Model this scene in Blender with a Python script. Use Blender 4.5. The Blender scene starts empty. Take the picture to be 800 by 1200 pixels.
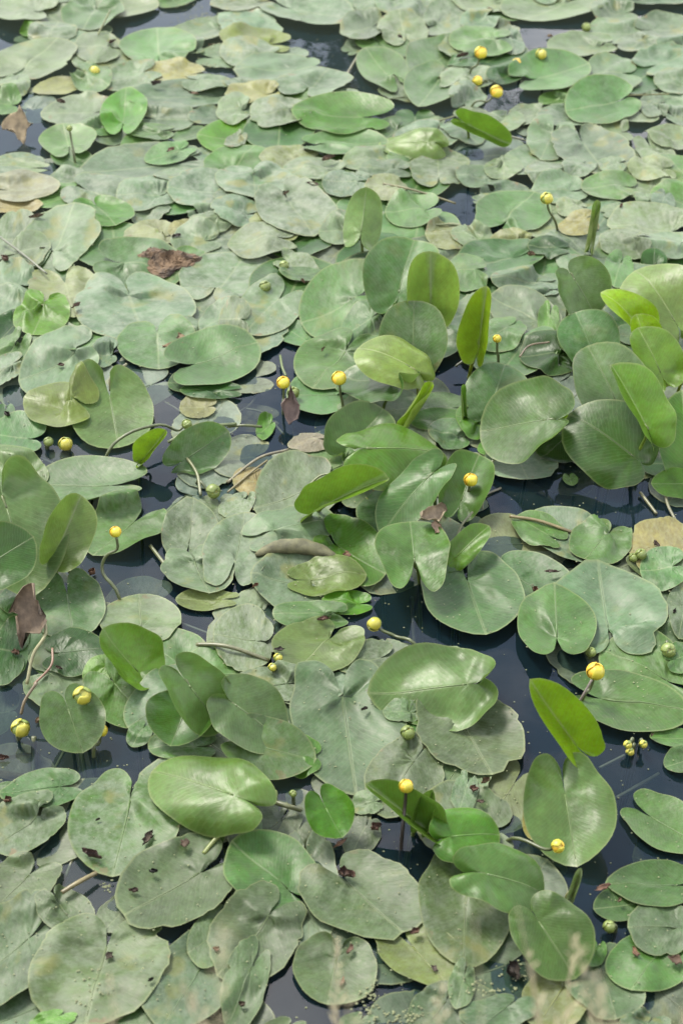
import bpy, math, random
import numpy as np
from mathutils import Vector

# ------------------------------------------------------------------ camera
scene = bpy.context.scene
COL = scene.collection
CAM_H = 2.6
PITCH = math.radians(41.0)          # depression of the optical axis
VFOV = math.radians(34.0)
cam_data = bpy.data.cameras.new("camera")
cam_data.sensor_fit = 'VERTICAL'
cam_data.sensor_height = 36.0
cam_data.lens = 18.0 / math.tan(VFOV / 2)
cam_data.clip_start = 0.05
cam_data.clip_end = 2000
cam_data.dof.use_dof = True
cam_data.dof.focus_distance = 3.75
cam_data.dof.aperture_fstop = 4.0
cam = bpy.data.objects.new("camera", cam_data)
COL.objects.link(cam)
cam.location = (0, 0, CAM_H)
cam.rotation_euler = (math.pi / 2 - PITCH, 0, 0)
scene.camera = cam

# ------------------------------------------------------------------ sky and sun
SUN_EL, SUN_AZ = math.radians(56), math.radians(-42)      # azimuth measured from +Y towards +X
world = bpy.data.worlds.new("World")
scene.world = world
world.use_nodes = True
nt = world.node_tree
nt.nodes.clear()
w_out = nt.nodes.new('ShaderNodeOutputWorld')
w_bg = nt.nodes.new('ShaderNodeBackground')
w_sky = nt.nodes.new('ShaderNodeTexSky')
w_sky.sky_type = 'NISHITA'
w_sky.sun_disc = False
w_sky.sun_elevation = SUN_EL
w_sky.sun_rotation = SUN_AZ
w_sky.air_density = 1.0
w_sky.dust_density = 0.7
w_tc = nt.nodes.new('ShaderNodeTexCoord')
w_map = nt.nodes.new('ShaderNodeMapping')
w_map.inputs['Scale'].default_value = (1, 1, 2.2)
w_map.inputs['Location'].default_value = (3.66, 1.1, 0.0)
w_noise = nt.nodes.new('ShaderNodeTexNoise')
w_noise.inputs['Scale'].default_value = 1.7
w_noise.inputs['Detail'].default_value = 7
w_noise.inputs['Roughness'].default_value = 0.55
w_ramp = nt.nodes.new('ShaderNodeValToRGB')
w_ramp.color_ramp.elements[0].position = 0.45
w_ramp.color_ramp.elements[1].position = 0.58
w_ramp.color_ramp.elements[0].color = (0.03, 0.03, 0.03, 1)      # thin high haze between the clouds
w_mix = nt.nodes.new('ShaderNodeMix')
w_mix.data_type = 'RGBA'
w_mix.inputs['B'].default_value = (15.0, 14.3, 14.6, 1)    # cloud, in the sky texture's own units
nt.links.new(w_tc.outputs['Generated'], w_map.inputs['Vector'])
nt.links.new(w_map.outputs['Vector'], w_noise.inputs['Vector'])
nt.links.new(w_noise.outputs['Fac'], w_ramp.inputs['Fac'])
# the air whitens towards the horizon
w_sep = nt.nodes.new('ShaderNodeSeparateXYZ')
nt.links.new(w_tc.outputs['Generated'], w_sep.inputs[0])
w_inv = nt.nodes.new('ShaderNodeMath')
w_inv.operation = 'SUBTRACT'
w_inv.use_clamp = True
w_inv.inputs[0].default_value = 1.0
nt.links.new(w_sep.outputs['Z'], w_inv.inputs[1])
w_pow = nt.nodes.new('ShaderNodeMath')
w_pow.operation = 'POWER'
w_pow.inputs[1].default_value = 3.2
nt.links.new(w_inv.outputs[0], w_pow.inputs[0])
w_sc = nt.nodes.new('ShaderNodeMath')
w_sc.operation = 'MULTIPLY_ADD'
w_sc.use_clamp = True
w_sc.inputs[1].default_value = 1.5
nt.links.new(w_pow.outputs[0], w_sc.inputs[0])
nt.links.new(w_ramp.outputs['Color'], w_sc.inputs[2])
nt.links.new(w_sc.outputs[0], w_mix.inputs['Factor'])
nt.links.new(w_sky.outputs['Color'], w_mix.inputs['A'])
nt.links.new(w_mix.outputs['Result'], w_bg.inputs['Color'])
w_bg.inputs['Strength'].default_value = 0.15
nt.links.new(w_bg.outputs['Background'], w_out.inputs['Surface'])

sun_data = bpy.data.lights.new("sun", 'SUN')
sun_data.energy = 3.0
sun_data.angle = math.radians(16)
sun_data.color = (1.0, 0.95, 0.84)
sun = bpy.data.objects.new("sun", sun_data)
COL.objects.link(sun)
sun.location = (0, 0, 20)
sd = Vector((math.sin(SUN_AZ) * math.cos(SUN_EL), math.cos(SUN_AZ) * math.cos(SUN_EL), math.sin(SUN_EL)))
sun.rotation_euler = (-sd).to_track_quat('-Z', 'Y').to_euler()

vs = scene.view_settings
vs.view_transform = 'Standard'
vs.look = 'None'
vs.exposure = 1.24
vs.gamma = 1.0
vs.use_curve_mapping = False
scene.cycles.max_bounces = 8
scene.cycles.transparent_max_bounces = 12

rng = np.random.default_rng(7)
random.seed(7)

# ------------------------------------------------------------------ pixel -> place
FPX = 600.0 / math.tan(VFOV / 2)
CP, SP = math.cos(PITCH), math.sin(PITCH)


def unproj(px, py, z=0.0):
    """direction of a photo pixel (800x1200), met with the level at height z"""
    u, v = (px - 400.0) / FPX, (600.0 - py) / FPX
    dx, dy, dz = u, CP + v * SP, -SP + v * CP
    t = (z - CAM_H) / dz
    return np.array((dx * t, dy * t, z))


def cpx(c, r, x, y):
    """enlarged-crop coordinates -> photo pixel"""
    return c * 266.6 + x / 2.996, r * 200.0 + y / 2.996


# ------------------------------------------------------------------ node helpers
def mat_new(name):
    m = bpy.data.materials.new(name)
    m.use_nodes = True
    m.node_tree.nodes.clear()
    return m, m.node_tree


class NB:
    def __init__(self, t):
        self.t = t

    def n(self, typ, **kw):
        x = self.t.nodes.new(typ)
        for k, v in kw.items():
            setattr(x, k, v)
        return x

    def link(self, a, b):
        self.t.links.new(a, b)

    def val(self, sock, v):
        if hasattr(v, 'is_output') or isinstance(v, bpy.types.NodeSocket):
            self.link(v, sock)
        else:
            sock.default_value = v

    def math(self, op, a, b=0.0, c=0.0, clamp=False):
        x = self.n('ShaderNodeMath', operation=op)
        x.use_clamp = clamp
        self.val(x.inputs[0], a)
        self.val(x.inputs[1], b)
        self.val(x.inputs[2], c)
        return x.outputs[0]

    def ramp(self, v, lo, hi, a=0.0, b=1.0, smooth=True):
        x = self.n('ShaderNodeMapRange')
        x.interpolation_type = 'SMOOTHSTEP' if smooth else 'LINEAR'
        self.val(x.inputs['Value'], v)
        x.inputs['From Min'].default_value = lo
        x.inputs['From Max'].default_value = hi
        x.inputs['To Min'].default_value = a
        x.inputs['To Max'].default_value = b
        return x.outputs['Result']

    def mix(self, f, a, b, blend='MIX'):
        x = self.n('ShaderNodeMix', data_type='RGBA', blend_type=blend)
        self.val(x.inputs['Factor'], f)
        self.val(x.inputs['A'], a)
        self.val(x.inputs['B'], b)
        return x.outputs['Result']

    def noise(self, vec, scale, detail=3, w=None, rough=0.55):
        x = self.n('ShaderNodeTexNoise', noise_dimensions='4D' if w is not None else '3D')
        self.link(vec, x.inputs['Vector'])
        x.inputs['Scale'].default_value = scale
        x.inputs['Detail'].default_value = detail
        x.inputs['Roughness'].default_value = rough
        if w is not None:
            self.link(w, x.inputs['W'])
        return x.outputs['Fac']


def leaf_material(name, rough=0.42, transl=0.22, vein=1.0, joined=False):
    m, t = mat_new(name)
    b = NB(t)
    out = b.n('ShaderNodeOutputMaterial')
    oi = b.n('ShaderNodeObjectInfo')
    uv = b.n('ShaderNodeUVMap', uv_map='leaf')
    geo = b.n('ShaderNodeNewGeometry')
    rim = b.n('ShaderNodeAttribute', attribute_name='rim').outputs['Fac']
    sep = b.n('ShaderNodeSeparateXYZ')
    b.link(uv.outputs['UV'], sep.inputs[0])
    x, y = sep.outputs[0], sep.outputs[1]
    tint = b.n('ShaderNodeAttribute', attribute_name='tint')
    w = b.math('MULTIPLY', b.n('ShaderNodeAttribute', attribute_name='seed').outputs['Fac'] if joined else oi.outputs['Random'], 61.0)
    ax = b.math('ABSOLUTE', x)
    UV = uv.outputs['UV']
    # side veins sweep out from the midrib and curve towards the tip
    warp = b.noise(UV, 5.0, 2, w)
    s = b.math('SUBTRACT', y, b.math('MULTIPLY', b.math('POWER', ax, 0.8), 0.75))
    s = b.math('ADD', b.math('MULTIPLY', s, 17.0), b.math('MULTIPLY', warp, 2.2))
    sn = b.math('SINE', b.math('MULTIPLY', s, 6.2832))
    veins = b.ramp(sn, 0.55, 1.0)
    fine = b.math('SINE', b.math('MULTIPLY', b.math('ADD', s, b.math('MULTIPLY', warp, 3.0)), 17.0))
    mid = b.ramp(ax, 0.006, 0.024, 1.0, 0.0)
    yfade = b.ramp(y, -0.03, 0.03)
    mid = b.math('MULTIPLY', mid, yfade)
    # colour
    big = b.noise(UV, 2.3, 4, w)
    fin = b.noise(UV, 16.0, 5, w, 0.65)
    col = tint.outputs['Color'] if joined else oi.outputs['Color']
    hsv = b.n('ShaderNodeHueSaturation')
    b.link(col, hsv.inputs['Color'])
    hsv.inputs['Saturation'].default_value = 1.05
    b.val(hsv.inputs['Value'], b.math('MULTIPLY', b.ramp(big, 0.28, 0.72, 0.72, 1.25), b.ramp(fin, 0.25, 0.75, 0.82, 1.18)))
    b.val(hsv.inputs['Hue'], b.ramp(fin, 0.2, 0.8, 0.485, 0.515))
    c = hsv.outputs['Color']
    c = b.mix(b.math('MULTIPLY', veins, 0.09 * vein), c, (0.30, 0.38, 0.17, 1))
    c = b.mix(b.math('MULTIPLY', mid, 0.30), c, (0.34, 0.40, 0.19, 1))
    # pale film of dust and dried lime, in patches
    dustamt = tint.outputs['Alpha'] if joined else oi.outputs['Alpha']
    pn = b.noise(UV, 7.0, 7, b.math('ADD', w, 9.0), 0.72)
    dm = b.math('MULTIPLY', b.ramp(pn, 0.34, 0.70), dustamt)
    dm = b.math('MULTIPLY', dm, b.ramp(fin, 0.25, 0.7, 0.45, 1.0))
    c = b.mix(dm, c, (0.36, 0.405, 0.31, 1))
    # yellowing patches on old pads
    yn = b.noise(UV, 1.9, 3, b.math('ADD', w, 23.0))
    ym = b.math('MULTIPLY', b.ramp(yn, 0.56, 0.68), b.ramp(dustamt, 0.12, 0.5, 0.0, 0.6))
    c = b.mix(ym, c, (0.24, 0.24, 0.055, 1))
    # brown specks, holes of insects and browned rim
    vo = b.n('ShaderNodeTexVoronoi', voronoi_dimensions='4D')
    b.link(UV, vo.inputs['Vector'])
    b.link(w, vo.inputs['W'])
    vo.inputs['Scale'].default_value = 10.0
    sp = b.ramp(vo.outputs['Distance'], 0.05, 0.13, 1.0, 0.0)
    spk = b.math('MULTIPLY', sp, b.ramp(b.noise(UV, 2.7, 2, b.math('ADD', w, 41.0)), 0.50, 0.60))
    spk = b.math('MULTIPLY', spk, b.ramp(dustamt, 0.05, 0.35, 0.15, 0.9))
    c = b.mix(spk, c, (0.075, 0.05, 0.03, 1))
    rn = b.noise(UV, 4.2, 4, b.math('ADD', w, 77.0))
    rb = b.ramp(b.math('ADD', b.math('MULTIPLY', rim, 0.35), rn), 0.93, 1.0)
    rb = b.math('MULTIPLY', rb, b.ramp(dustamt, 0.1, 0.5, 0.0, 0.8))
    c = b.mix(rb, c, (0.20, 0.15, 0.07, 1))
    edge = b.ramp(rim, 0.955, 1.0)
    c = b.mix(b.math('MULTIPLY', edge, 0.35), c, (0.36, 0.40, 0.17, 1))  # pale blade edge; also paints in light caught on the rim
    # the underside is paler and yellower
    under = b.mix(0.55, c, (0.20, 0.26, 0.07, 1))
    c = b.mix(geo.outputs['Backfacing'], c, under)
    kf = 0.43 if transl < 0.2 else 0.50
    c = b.mix(1.0, c, (kf, kf, kf, 1), 'MULTIPLY')
    # bump
    hgt = b.math('ADD', b.math('MULTIPLY', veins, 0.3), b.math('MULTIPLY', fine, 0.05))
    hgt = b.math('ADD', hgt, b.math('MULTIPLY', fin, 0.9))
    hgt = b.math('SUBTRACT', hgt, b.math('MULTIPLY', mid, 0.7))
    und = b.n('ShaderNodeBump')                              # soft puckering of the blade
    und.inputs['Strength'].default_value = 0.13
    und.inputs['Distance'].default_value = 0.02
    b.link(b.noise(UV, 4.0, 2, b.math('ADD', w, 3.0)), und.inputs['Height'])
    bump = b.n('ShaderNodeBump')
    b.link(und.outputs['Normal'], bump.inputs['Normal'])
    bump.inputs['Strength'].default_value = 0.15
    bump.inputs['Distance'].default_value = 0.0022
    b.link(hgt, bump.inputs['Height'])
    p = b.n('ShaderNodeBsdfPrincipled')
    b.link(c, p.inputs['Base Color'])
    b.val(p.inputs['Roughness'], b.math('ADD', b.math('MULTIPLY', dm, 0.35), b.ramp(fin, 0.2, 0.8, rough - 0.06, rough + 0.1)))
    p.inputs['IOR'].default_value = 1.45
    p.inputs['Specular IOR Level'].default_value = 0.30 if transl < 0.2 else 0.33
    b.link(bump.outputs['Normal'], p.inputs['Normal'])
    tr = b.n('ShaderNodeBsdfTranslucent')
    tc = b.mix(0.35, c, (0.13, 0.26, 0.035, 1))
    b.link(tc, tr.inputs['Color'])
    b.link(bump.outputs['Normal'], tr.inputs['Normal'])
    mx = b.n('ShaderNodeMixShader')
    mx.inputs['Fac'].default_value = transl
    b.link(p.outputs[0], mx.inputs[1])
    b.link(tr.outputs[0], mx.inputs[2])
    b.link(mx.outputs[0], out.inputs['Surface'])
    return m


def simple_material(name, color, rough=0.5, var=0.35, scale=30.0, col2=None, bump=0.3, transl=0.0, objcol=False):
    m, t = mat_new(name)
    b = NB(t)
    out = b.n('ShaderNodeOutputMaterial')
    tc = b.n('ShaderNodeTexCoord')
    oi = b.n('ShaderNodeObjectInfo')
    w = b.math('MULTIPLY', oi.outputs['Random'], 40.0)
    n1 = b.noise(tc.outputs['Object'], scale, 5, w, 0.6)
    base = oi.outputs['Color'] if objcol else (*color, 1)
    if col2 is None:
        hsv = b.n('ShaderNodeHueSaturation')
        b.val(hsv.inputs['Color'], base)
        b.val(hsv.inputs['Value'], b.ramp(n1, 0.25, 0.75, 1 - var, 1 + var))
        c = hsv.outputs['Color']
    else:
        c = b.mix(b.ramp(n1, 0.35, 0.65), base, (*col2, 1))
    if name not in ('flower_sepal', 'pond_mud'):
        c = b.mix(1.0, c, (0.43, 0.43, 0.43, 1), 'MULTIPLY')
    p = b.n('ShaderNodeBsdfPrincipled')
    b.link(c, p.inputs['Base Color'])
    p.inputs['Roughness'].default_value = rough
    bp = b.n('ShaderNodeBump')
    bp.inputs['Strength'].default_value = bump
    bp.inputs['Distance'].default_value = 0.003
    b.link(n1, bp.inputs['Height'])
    b.link(bp.outputs['Normal'], p.inputs['Normal'])
    if transl > 0:
        tr = b.n('ShaderNodeBsdfTranslucent')
        b.link(c, tr.inputs['Color'])
        mx = b.n('ShaderNodeMixShader')
        mx.inputs['Fac'].default_value = transl
        b.link(p.outputs[0], mx.inputs[1])
        b.link(tr.outputs[0], mx.inputs[2])
        b.link(mx.outputs[0], out.inputs['Surface'])
    else:
        b.link(p.outputs[0], out.inputs['Surface'])
    return m


M_PAD = leaf_material('pad_skin', 0.42, 0.04, 0.8)
M_LOWER = leaf_material('lower_pad_skin', 0.42, 0.04, 0.8, True)
M_LEAF = leaf_material('raised_leaf_skin', 0.35, 0.30, 1.15)
M_RIB = simple_material('midrib', (0.2, 0.26, 0.1), 0.45, 0.2, 60, objcol=True)
M_STEM = simple_material('stem', (0.12, 0.15, 0.05), 0.4, 0.35, 40, objcol=True)
M_PETAL = simple_material('flower_sepal', (0.75, 0.47, 0.03), 0.42, 0.18, 35, objcol=True, transl=0.15, bump=0.2)
M_DEAD = simple_material('dead_leaf', (0.16, 0.09, 0.05), 0.75, 0.5, 45, objcol=True, transl=0.1, bump=0.7)
M_ROT = simple_material('rotting_mass', (0.22, 0.14, 0.07), 0.9, 0.4, 28, col2=(0.06, 0.045, 0.03), bump=1.0)
M_SPECK = simple_material('speck', (0.27, 0.30, 0.14), 0.7, 0.4, 90)
M_MUD = simple_material('pond_mud', (0.018, 0.02, 0.014), 0.95, 0.5, 1.5, bump=0.5)
M_BANK = simple_material('bank_soil', (0.10, 0.09, 0.05), 0.95, 0.4, 6, col2=(0.07, 0.09, 0.03), bump=1.0)
M_STRAW = simple_material('dry_grass', (0.62, 0.56, 0.34), 0.7, 0.3, 40, transl=0.25)
M_BARK = simple_material('bark', (0.07, 0.055, 0.04), 0.9, 0.4, 6, bump=1.0)
M_TREE = simple_material('tree_foliage', (0.035, 0.055, 0.018), 0.6, 0.5, 3, transl=0.2)


def water_material():
    m, t = mat_new('pond_water')
    b = NB(t)
    out = b.n('ShaderNodeOutputMaterial')
    tc = b.n('ShaderNodeTexCoord')
    n1 = b.noise(tc.outputs['Object'], 2.2, 3)
    n2 = b.noise(tc.outputs['Object'], 17.0, 2)
    bp = b.n('ShaderNodeBump')
    bp.inputs['Strength'].default_value = 0.10
    bp.inputs['Distance'].default_value = 0.02
    b.link(b.math('ADD', n1, b.math('MULTIPLY', n2, 0.06)), bp.inputs['Height'])
    fr = b.n('ShaderNodeFresnel')
    fr.inputs['IOR'].default_value = 1.42
    b.link(bp.outputs['Normal'], fr.inputs['Normal'])
    gl = b.n('ShaderNodeBsdfGlossy')
    gl.inputs['Roughness'].default_value = 0.0
    b.link(bp.outputs['Normal'], gl.inputs['Normal'])
    tp = b.n('ShaderNodeBsdfTransparent')
    tp.inputs['Color'].default_value = (0.64, 0.72, 0.66, 1)
    df = b.n('ShaderNodeBsdfDiffuse')                       # murky water body; its blue is painted in for weak sky reflection
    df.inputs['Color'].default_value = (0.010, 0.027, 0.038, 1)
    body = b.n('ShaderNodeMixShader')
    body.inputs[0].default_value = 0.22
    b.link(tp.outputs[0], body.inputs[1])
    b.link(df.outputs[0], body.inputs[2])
    mx = b.n('ShaderNodeMixShader')
    b.link(fr.outputs[0], mx.inputs[0])
    b.link(body.outputs[0], mx.inputs[1])
    b.link(gl.outputs[0], mx.inputs[2])
    b.link(mx.outputs[0], out.inputs['Surface'])
    return m


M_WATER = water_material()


# ------------------------------------------------------------------ object helpers
def mesh_obj(name, verts, faces, mat, parent=None, smooth=True, color=None):
    me = bpy.data.meshes.new(name)
    me.from_pydata([tuple(map(float, v)) for v in verts], [], faces)
    if smooth:
        me.polygons.foreach_set('use_smooth', [True] * len(me.polygons))
    me.materials.append(mat)
    me.update()
    o = bpy.data.objects.new(name, me)
    COL.objects.link(o)
    if parent is not None:
        o.parent = parent
    if color is not None:
        o.color = color
    return o


def empty(name, loc):
    o = bpy.data.objects.new(name, None)
    o.empty_display_size = 0.05
    o.location = tuple(map(float, loc))
    COL.objects.link(o)
    return o


def tag(o, label, cat, group=None):
    o['label'] = label
    o['category'] = cat
    if group:
        o['group'] = group
    return o


def tube(points, radii, seg=8, cap=True):
    pts = [np.array(p, float) for p in points]
    V, F = [], []
    n = len(pts)
    prev = None
    for i in range(n):
        d = pts[min(i + 1, n - 1)] - pts[max(i - 1, 0)]
        d /= (np.linalg.norm(d) + 1e-9)
        ref = np.array((0.0, 0, 1)) if abs(d[2]) < 0.9 else np.array((1.0, 0, 0))
        if prev is not None:
            ref = prev
        a = ref - d * np.dot(ref, d)
        a /= np.linalg.norm(a) + 1e-9
        prev = a
        bb = np.cross(d, a)
        for k in range(seg):
            th = 2 * math.pi * k / seg
            V.append(pts[i] + radii[i] * (math.cos(th) * a + math.sin(th) * bb))
    for i in range(n - 1):
        for k in range(seg):
            k2 = (k + 1) % seg
            F.append((i * seg + k, i * seg + k2, (i + 1) * seg + k2, (i + 1) * seg + k))
    if cap:
        F.append(tuple(range(seg))[::-1])
        F.append(tuple((n - 1) * seg + k for k in range(seg)))
    return V, F


def spline(pts, n=14):
    pts = [np.array(p, float) for p in pts]
    if len(pts) == 2:
        return [pts[0] + (pts[1] - pts[0]) * t for t in np.linspace(0, 1, n)]
    P = [2 * pts[0] - pts[1]] + pts + [2 * pts[-1] - pts[-2]]
    out = []
    segs = len(pts) - 1
    for s in range(segs):
        p0, p1, p2, p3 = P[s:s + 4]
        m = max(3, n // segs)
        for t in np.linspace(0, 1, m, endpoint=(s == segs - 1)):
            out.append(0.5 * (2 * p1 + (p2 - p0) * t + (2 * p0 - 5 * p1 + 4 * p2 - p3) * t * t + (3 * p1 - p0 - 3 * p2 + p3) * t ** 3))
    return out


# ------------------------------------------------------------------ ground: water, mud, bank
def sheet(name, x0, x1, y0, y1, z, mat):
    o = mesh_obj(name, [(x0, y0, z), (x1, y0, z), (x1, y1, z), (x0, y1, z)], [(0, 1, 2, 3)], mat, smooth=False)
    o['kind'] = 'structure'
    return o


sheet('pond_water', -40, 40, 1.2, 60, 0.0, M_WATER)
sheet('pond_bed', -400, 400, -400, 400, -0.75, M_MUD)

bank_prof = [(-6, 1.25), (-1, 1.15), (0.25, 1.05), (0.65, 0.95), (0.95, 0.62), (1.2, 0.25), (1.42, -0.06), (1.7, -0.5), (2.0, -0.9)]
bx = np.linspace(-12, 12, 90)
BV, BF = [], []
for i, xx in enumerate(bx):
    for j, (yy, zz) in enumerate(bank_prof):
        jit = 0.05 * math.sin(xx * 2.1 + j) + 0.03 * math.sin(xx * 5.3 + 2 * j)
        BV.append((xx, yy + (jit if 2 < j else 0), zz + 0.4 * jit * (j < 6)))
nj = len(bank_prof)
for i in range(len(bx) - 1):
    for j in range(nj - 1):
        BF.append((i * nj + j, (i + 1) * nj + j, (i + 1) * nj + j + 1, i * nj + j + 1))
bank = mesh_obj('bank', BV, BF, M_BANK)
bank['kind'] = 'structure'

# ------------------------------------------------------------------ leaves
NA, NR = 61, 8


def outline(seed, w=1.0, lobe=1.0, gap=8.0, tip=0.0, wav=0.03, nick=0.0):
    """radius of the blade against angle from the tip, about the stalk joint"""
    r = np.random.default_rng(seed)
    pm = math.radians(180 - gap / 2)
    s = np.linspace(-1, 1, NA)
    s = np.sign(s) * (1 - (1 - np.abs(s)) ** 1.35)         # denser at the notch
    phi = s * pm
    a, b, c = 0.56, 0.72, 0.28
    dx, dy = np.sin(phi), np.cos(phi)
    A = dx ** 2 / a ** 2 + dy ** 2 / b ** 2
    B = -2 * dy * c / b ** 2
    C = c * c / b ** 2 - 1
    R = (-B + np.sqrt(B * B - 4 * A * C)) / (2 * A)
    sa = np.abs(s)
    R *= 1 + 0.13 * np.exp(-((sa - 0.83) / 0.12) ** 2)
    R *= 1 - 0.42 * np.clip((sa - 0.90) / 0.10, 0, 1) ** 2
    R *= 1 + tip * np.exp(-(phi / 0.16) ** 2)
    for k in (2, 3, 5, 8):
        R *= 1 + wav / math.sqrt(k) * np.sin(k * phi + r.uniform(0, 6.28)) * r.uniform(0.4, 1.2)
    if nick > 0:
        for _ in range(r.integers(1, 5)):
            p0 = r.uniform(-0.85, 0.85) * pm
            R *= 1 - nick * r.uniform(0.3, 1) * np.exp(-((phi - p0) / r.uniform(0.04, 0.10)) ** 2)
        R *= 1 + nick * 0.10 * r.normal(size=NA)
    X, Y = R * np.sin(phi) * w, R * np.cos(phi)
    Y = np.where(Y < 0, Y * lobe, Y)
    return X, Y, phi


def blade_grid(X, Y):
    """rings x angles of points in the blade's own flat frame; ring 0 is the joint"""
    t = np.linspace(0, 1, NR + 1)[1:]
    t = t ** 0.85
    gx = t[:, None] * X[None, :]
    gy = t[:, None] * Y[None, :]
    return gx, gy, t


def blade_faces():
    F = []
    for j in range(NA - 1):
        F.append((0, 1 + j + 1, 1 + j))
        for i in range(NR - 1):
            a = 1 + i * NA + j
            F.append((a, a + 1, a + NA + 1, a + NA))
    return F


BFACES = blade_faces()
BF_UP = [tuple(f) for f in BFACES]


def make_blade(name, pts, gx, gy, t, mat, color, parent=None):
    """pts: (1+NR*NA,3) world or local coordinates, with leaf uv and rim attribute"""
    o = mesh_obj(name, pts, BF_UP, mat, parent, True, color)
    me = o.data
    uvx = np.concatenate(([0.0], gx.ravel()))
    uvy = np.concatenate(([0.0], gy.ravel()))
    lay = me.uv_layers.new(name='leaf')
    vi = np.empty(len(me.loops), dtype=np.int32)
    me.loops.foreach_get('vertex_index', vi)
    lay.data.foreach_set('uv', np.stack((uvx[vi], uvy[vi]), 1).astype(np.float32).ravel())
    at = me.attributes.new('rim', 'FLOAT', 'POINT')
    rim = np.concatenate(([0.0], np.repeat(t, NA)))
    at.data.foreach_set('value', rim.astype(np.float32))
    return o


def make_midrib(pts, parent, color, hw=0.0018, lift=0.0007):
    """a low tapering ridge along the middle of a finished blade"""
    jm = NA // 2
    line = [pts[0]] + [pts[1 + i * NA + jm] for i in range(NR - 1)]
    left = [pts[1 + 0 * NA + jm - 3]] + [pts[1 + i * NA + jm - 3] for i in range(NR - 1)]
    right = [pts[1 + 0 * NA + jm + 3]] + [pts[1 + i * NA + jm + 3] for i in range(NR - 1)]
    V, F = [], []
    n = len(line)
    for i in range(n):
        acr = np.array(right[i]) - np.array(left[i])
        acr /= np.linalg.norm(acr) + 1e-9
        al = np.array(line[min(i + 1, n - 1)]) - np.array(line[max(0, i - 1)])
        nn = np.cross(acr, al)
        nn /= np.linalg.norm(nn) + 1e-9
        h = hw * (1 - 0.8 * i / n)
        p = np.array(line[i])
        V += [p - acr * h + nn * 0.0003, p + nn * lift * (1 - 0.6 * i / n), p + acr * h + nn * 0.0003, p - nn * 0.0012]
    for i in range(n - 1):
        for k in range(4):
            k2 = (k + 1) % 4
            F.append((i * 4 + k, i * 4 + k2, (i + 1) * 4 + k2, (i + 1) * 4 + k))
    F.append((0, 3, 2, 1))
    F.append(tuple((n - 1) * 4 + k for k in range(4)))
    return mesh_obj('midrib', V, F, M_RIB, parent, True, color)


# look -> base colour ranges (linear) and dust
LOOK = {
    'd': ((0.112, 0.178, 0.072), 0.70),     # dusty, dull
    'p': ((0.155, 0.218, 0.092), 0.62),     # pale
    'g': ((0.076, 0.172, 0.034), 0.26),     # plain green
    'f': ((0.094, 0.225, 0.018), 0.05),     # fresh
    'k': ((0.036, 0.100, 0.015), 0.04),     # dark glossy
    'n': ((0.230, 0.360, 0.012), 0.03),     # young yellow green
    'y': ((0.215, 0.220, 0.060), 0.50),     # yellowed
    'b': ((0.290, 0.255, 0.115), 0.50),     # buff, dead
    'w': ((0.125, 0.165, 0.100), 0.45),     # awash
    's': ((0.115, 0.110, 0.055), 0.30),     # under water
}


def look_color(look, seed, row=0):
    (r, g, b), d = LOOK[look]
    if look in 'dpgw' and row >= 3:                  # browner near the bank; lower dust and tone paint in weaker grazing sheen
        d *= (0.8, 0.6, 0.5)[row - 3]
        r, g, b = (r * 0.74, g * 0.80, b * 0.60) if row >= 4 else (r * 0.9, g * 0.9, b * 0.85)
    q = np.random.default_rng(seed + 991)
    v = q.uniform(0.74, 1.18)
    h = q.uniform(-0.14, 0.08)
    return (r * v * (1 + h), g * v, b * v * (1 - h), min(1, d * q.uniform(0.45, 1.3)))


# height field of what already lies on the water (5 mm cells)
HX0, HY0, CELL = -2.6, 1.0, 0.006
HNX, HNY = int(5.2 / CELL), int(6.4 / CELL)
HF = np.zeros((HNX, HNY), np.float32)


def hcell(x, y):
    return (np.clip(((x - HX0) / CELL).astype(int), 0, HNX - 1), np.clip(((y - HY0) / CELL).astype(int), 0, HNY - 1))


def h_get(x, y):
    i, j = hcell(x, y)
    m = HF[i, j]
    for di, dj in ((1, 0), (-1, 0), (0, 1), (0, -1)):
        m = np.maximum(m, HF[np.clip(i + di, 0, HNX - 1), np.clip(j + dj, 0, HNY - 1)])
    return m


def h_put(P):
    """P (NR,NA,3) rasterised by dense bilinear samples"""
    k = 5
    ui = np.linspace(0, NR - 1, (NR - 1) * k + 1)
    uj = np.linspace(0, NA - 1, (NA - 1) * 3 + 1)
    i0 = np.minimum(ui.astype(int), NR - 2)
    j0 = np.minimum(uj.astype(int), NA - 2)
    fi = (ui - i0)[:, None, None]
    fj = (uj - j0)[None, :, None]
    Q = (P[i0][:, j0] * (1 - fi) * (1 - fj) + P[i0 + 1][:, j0] * fi * (1 - fj)
         + P[i0][:, j0 + 1] * (1 - fi) * fj + P[i0 + 1][:, j0 + 1] * fi * fj)
    i, j = hcell(Q[..., 0].ravel(), Q[..., 1].ravel())
    np.maximum.at(HF, (i, j), Q[..., 2].ravel().astype(np.float32))


PAD_COUNT = [0]
ALL_PADS = []
LOWER = []


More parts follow.
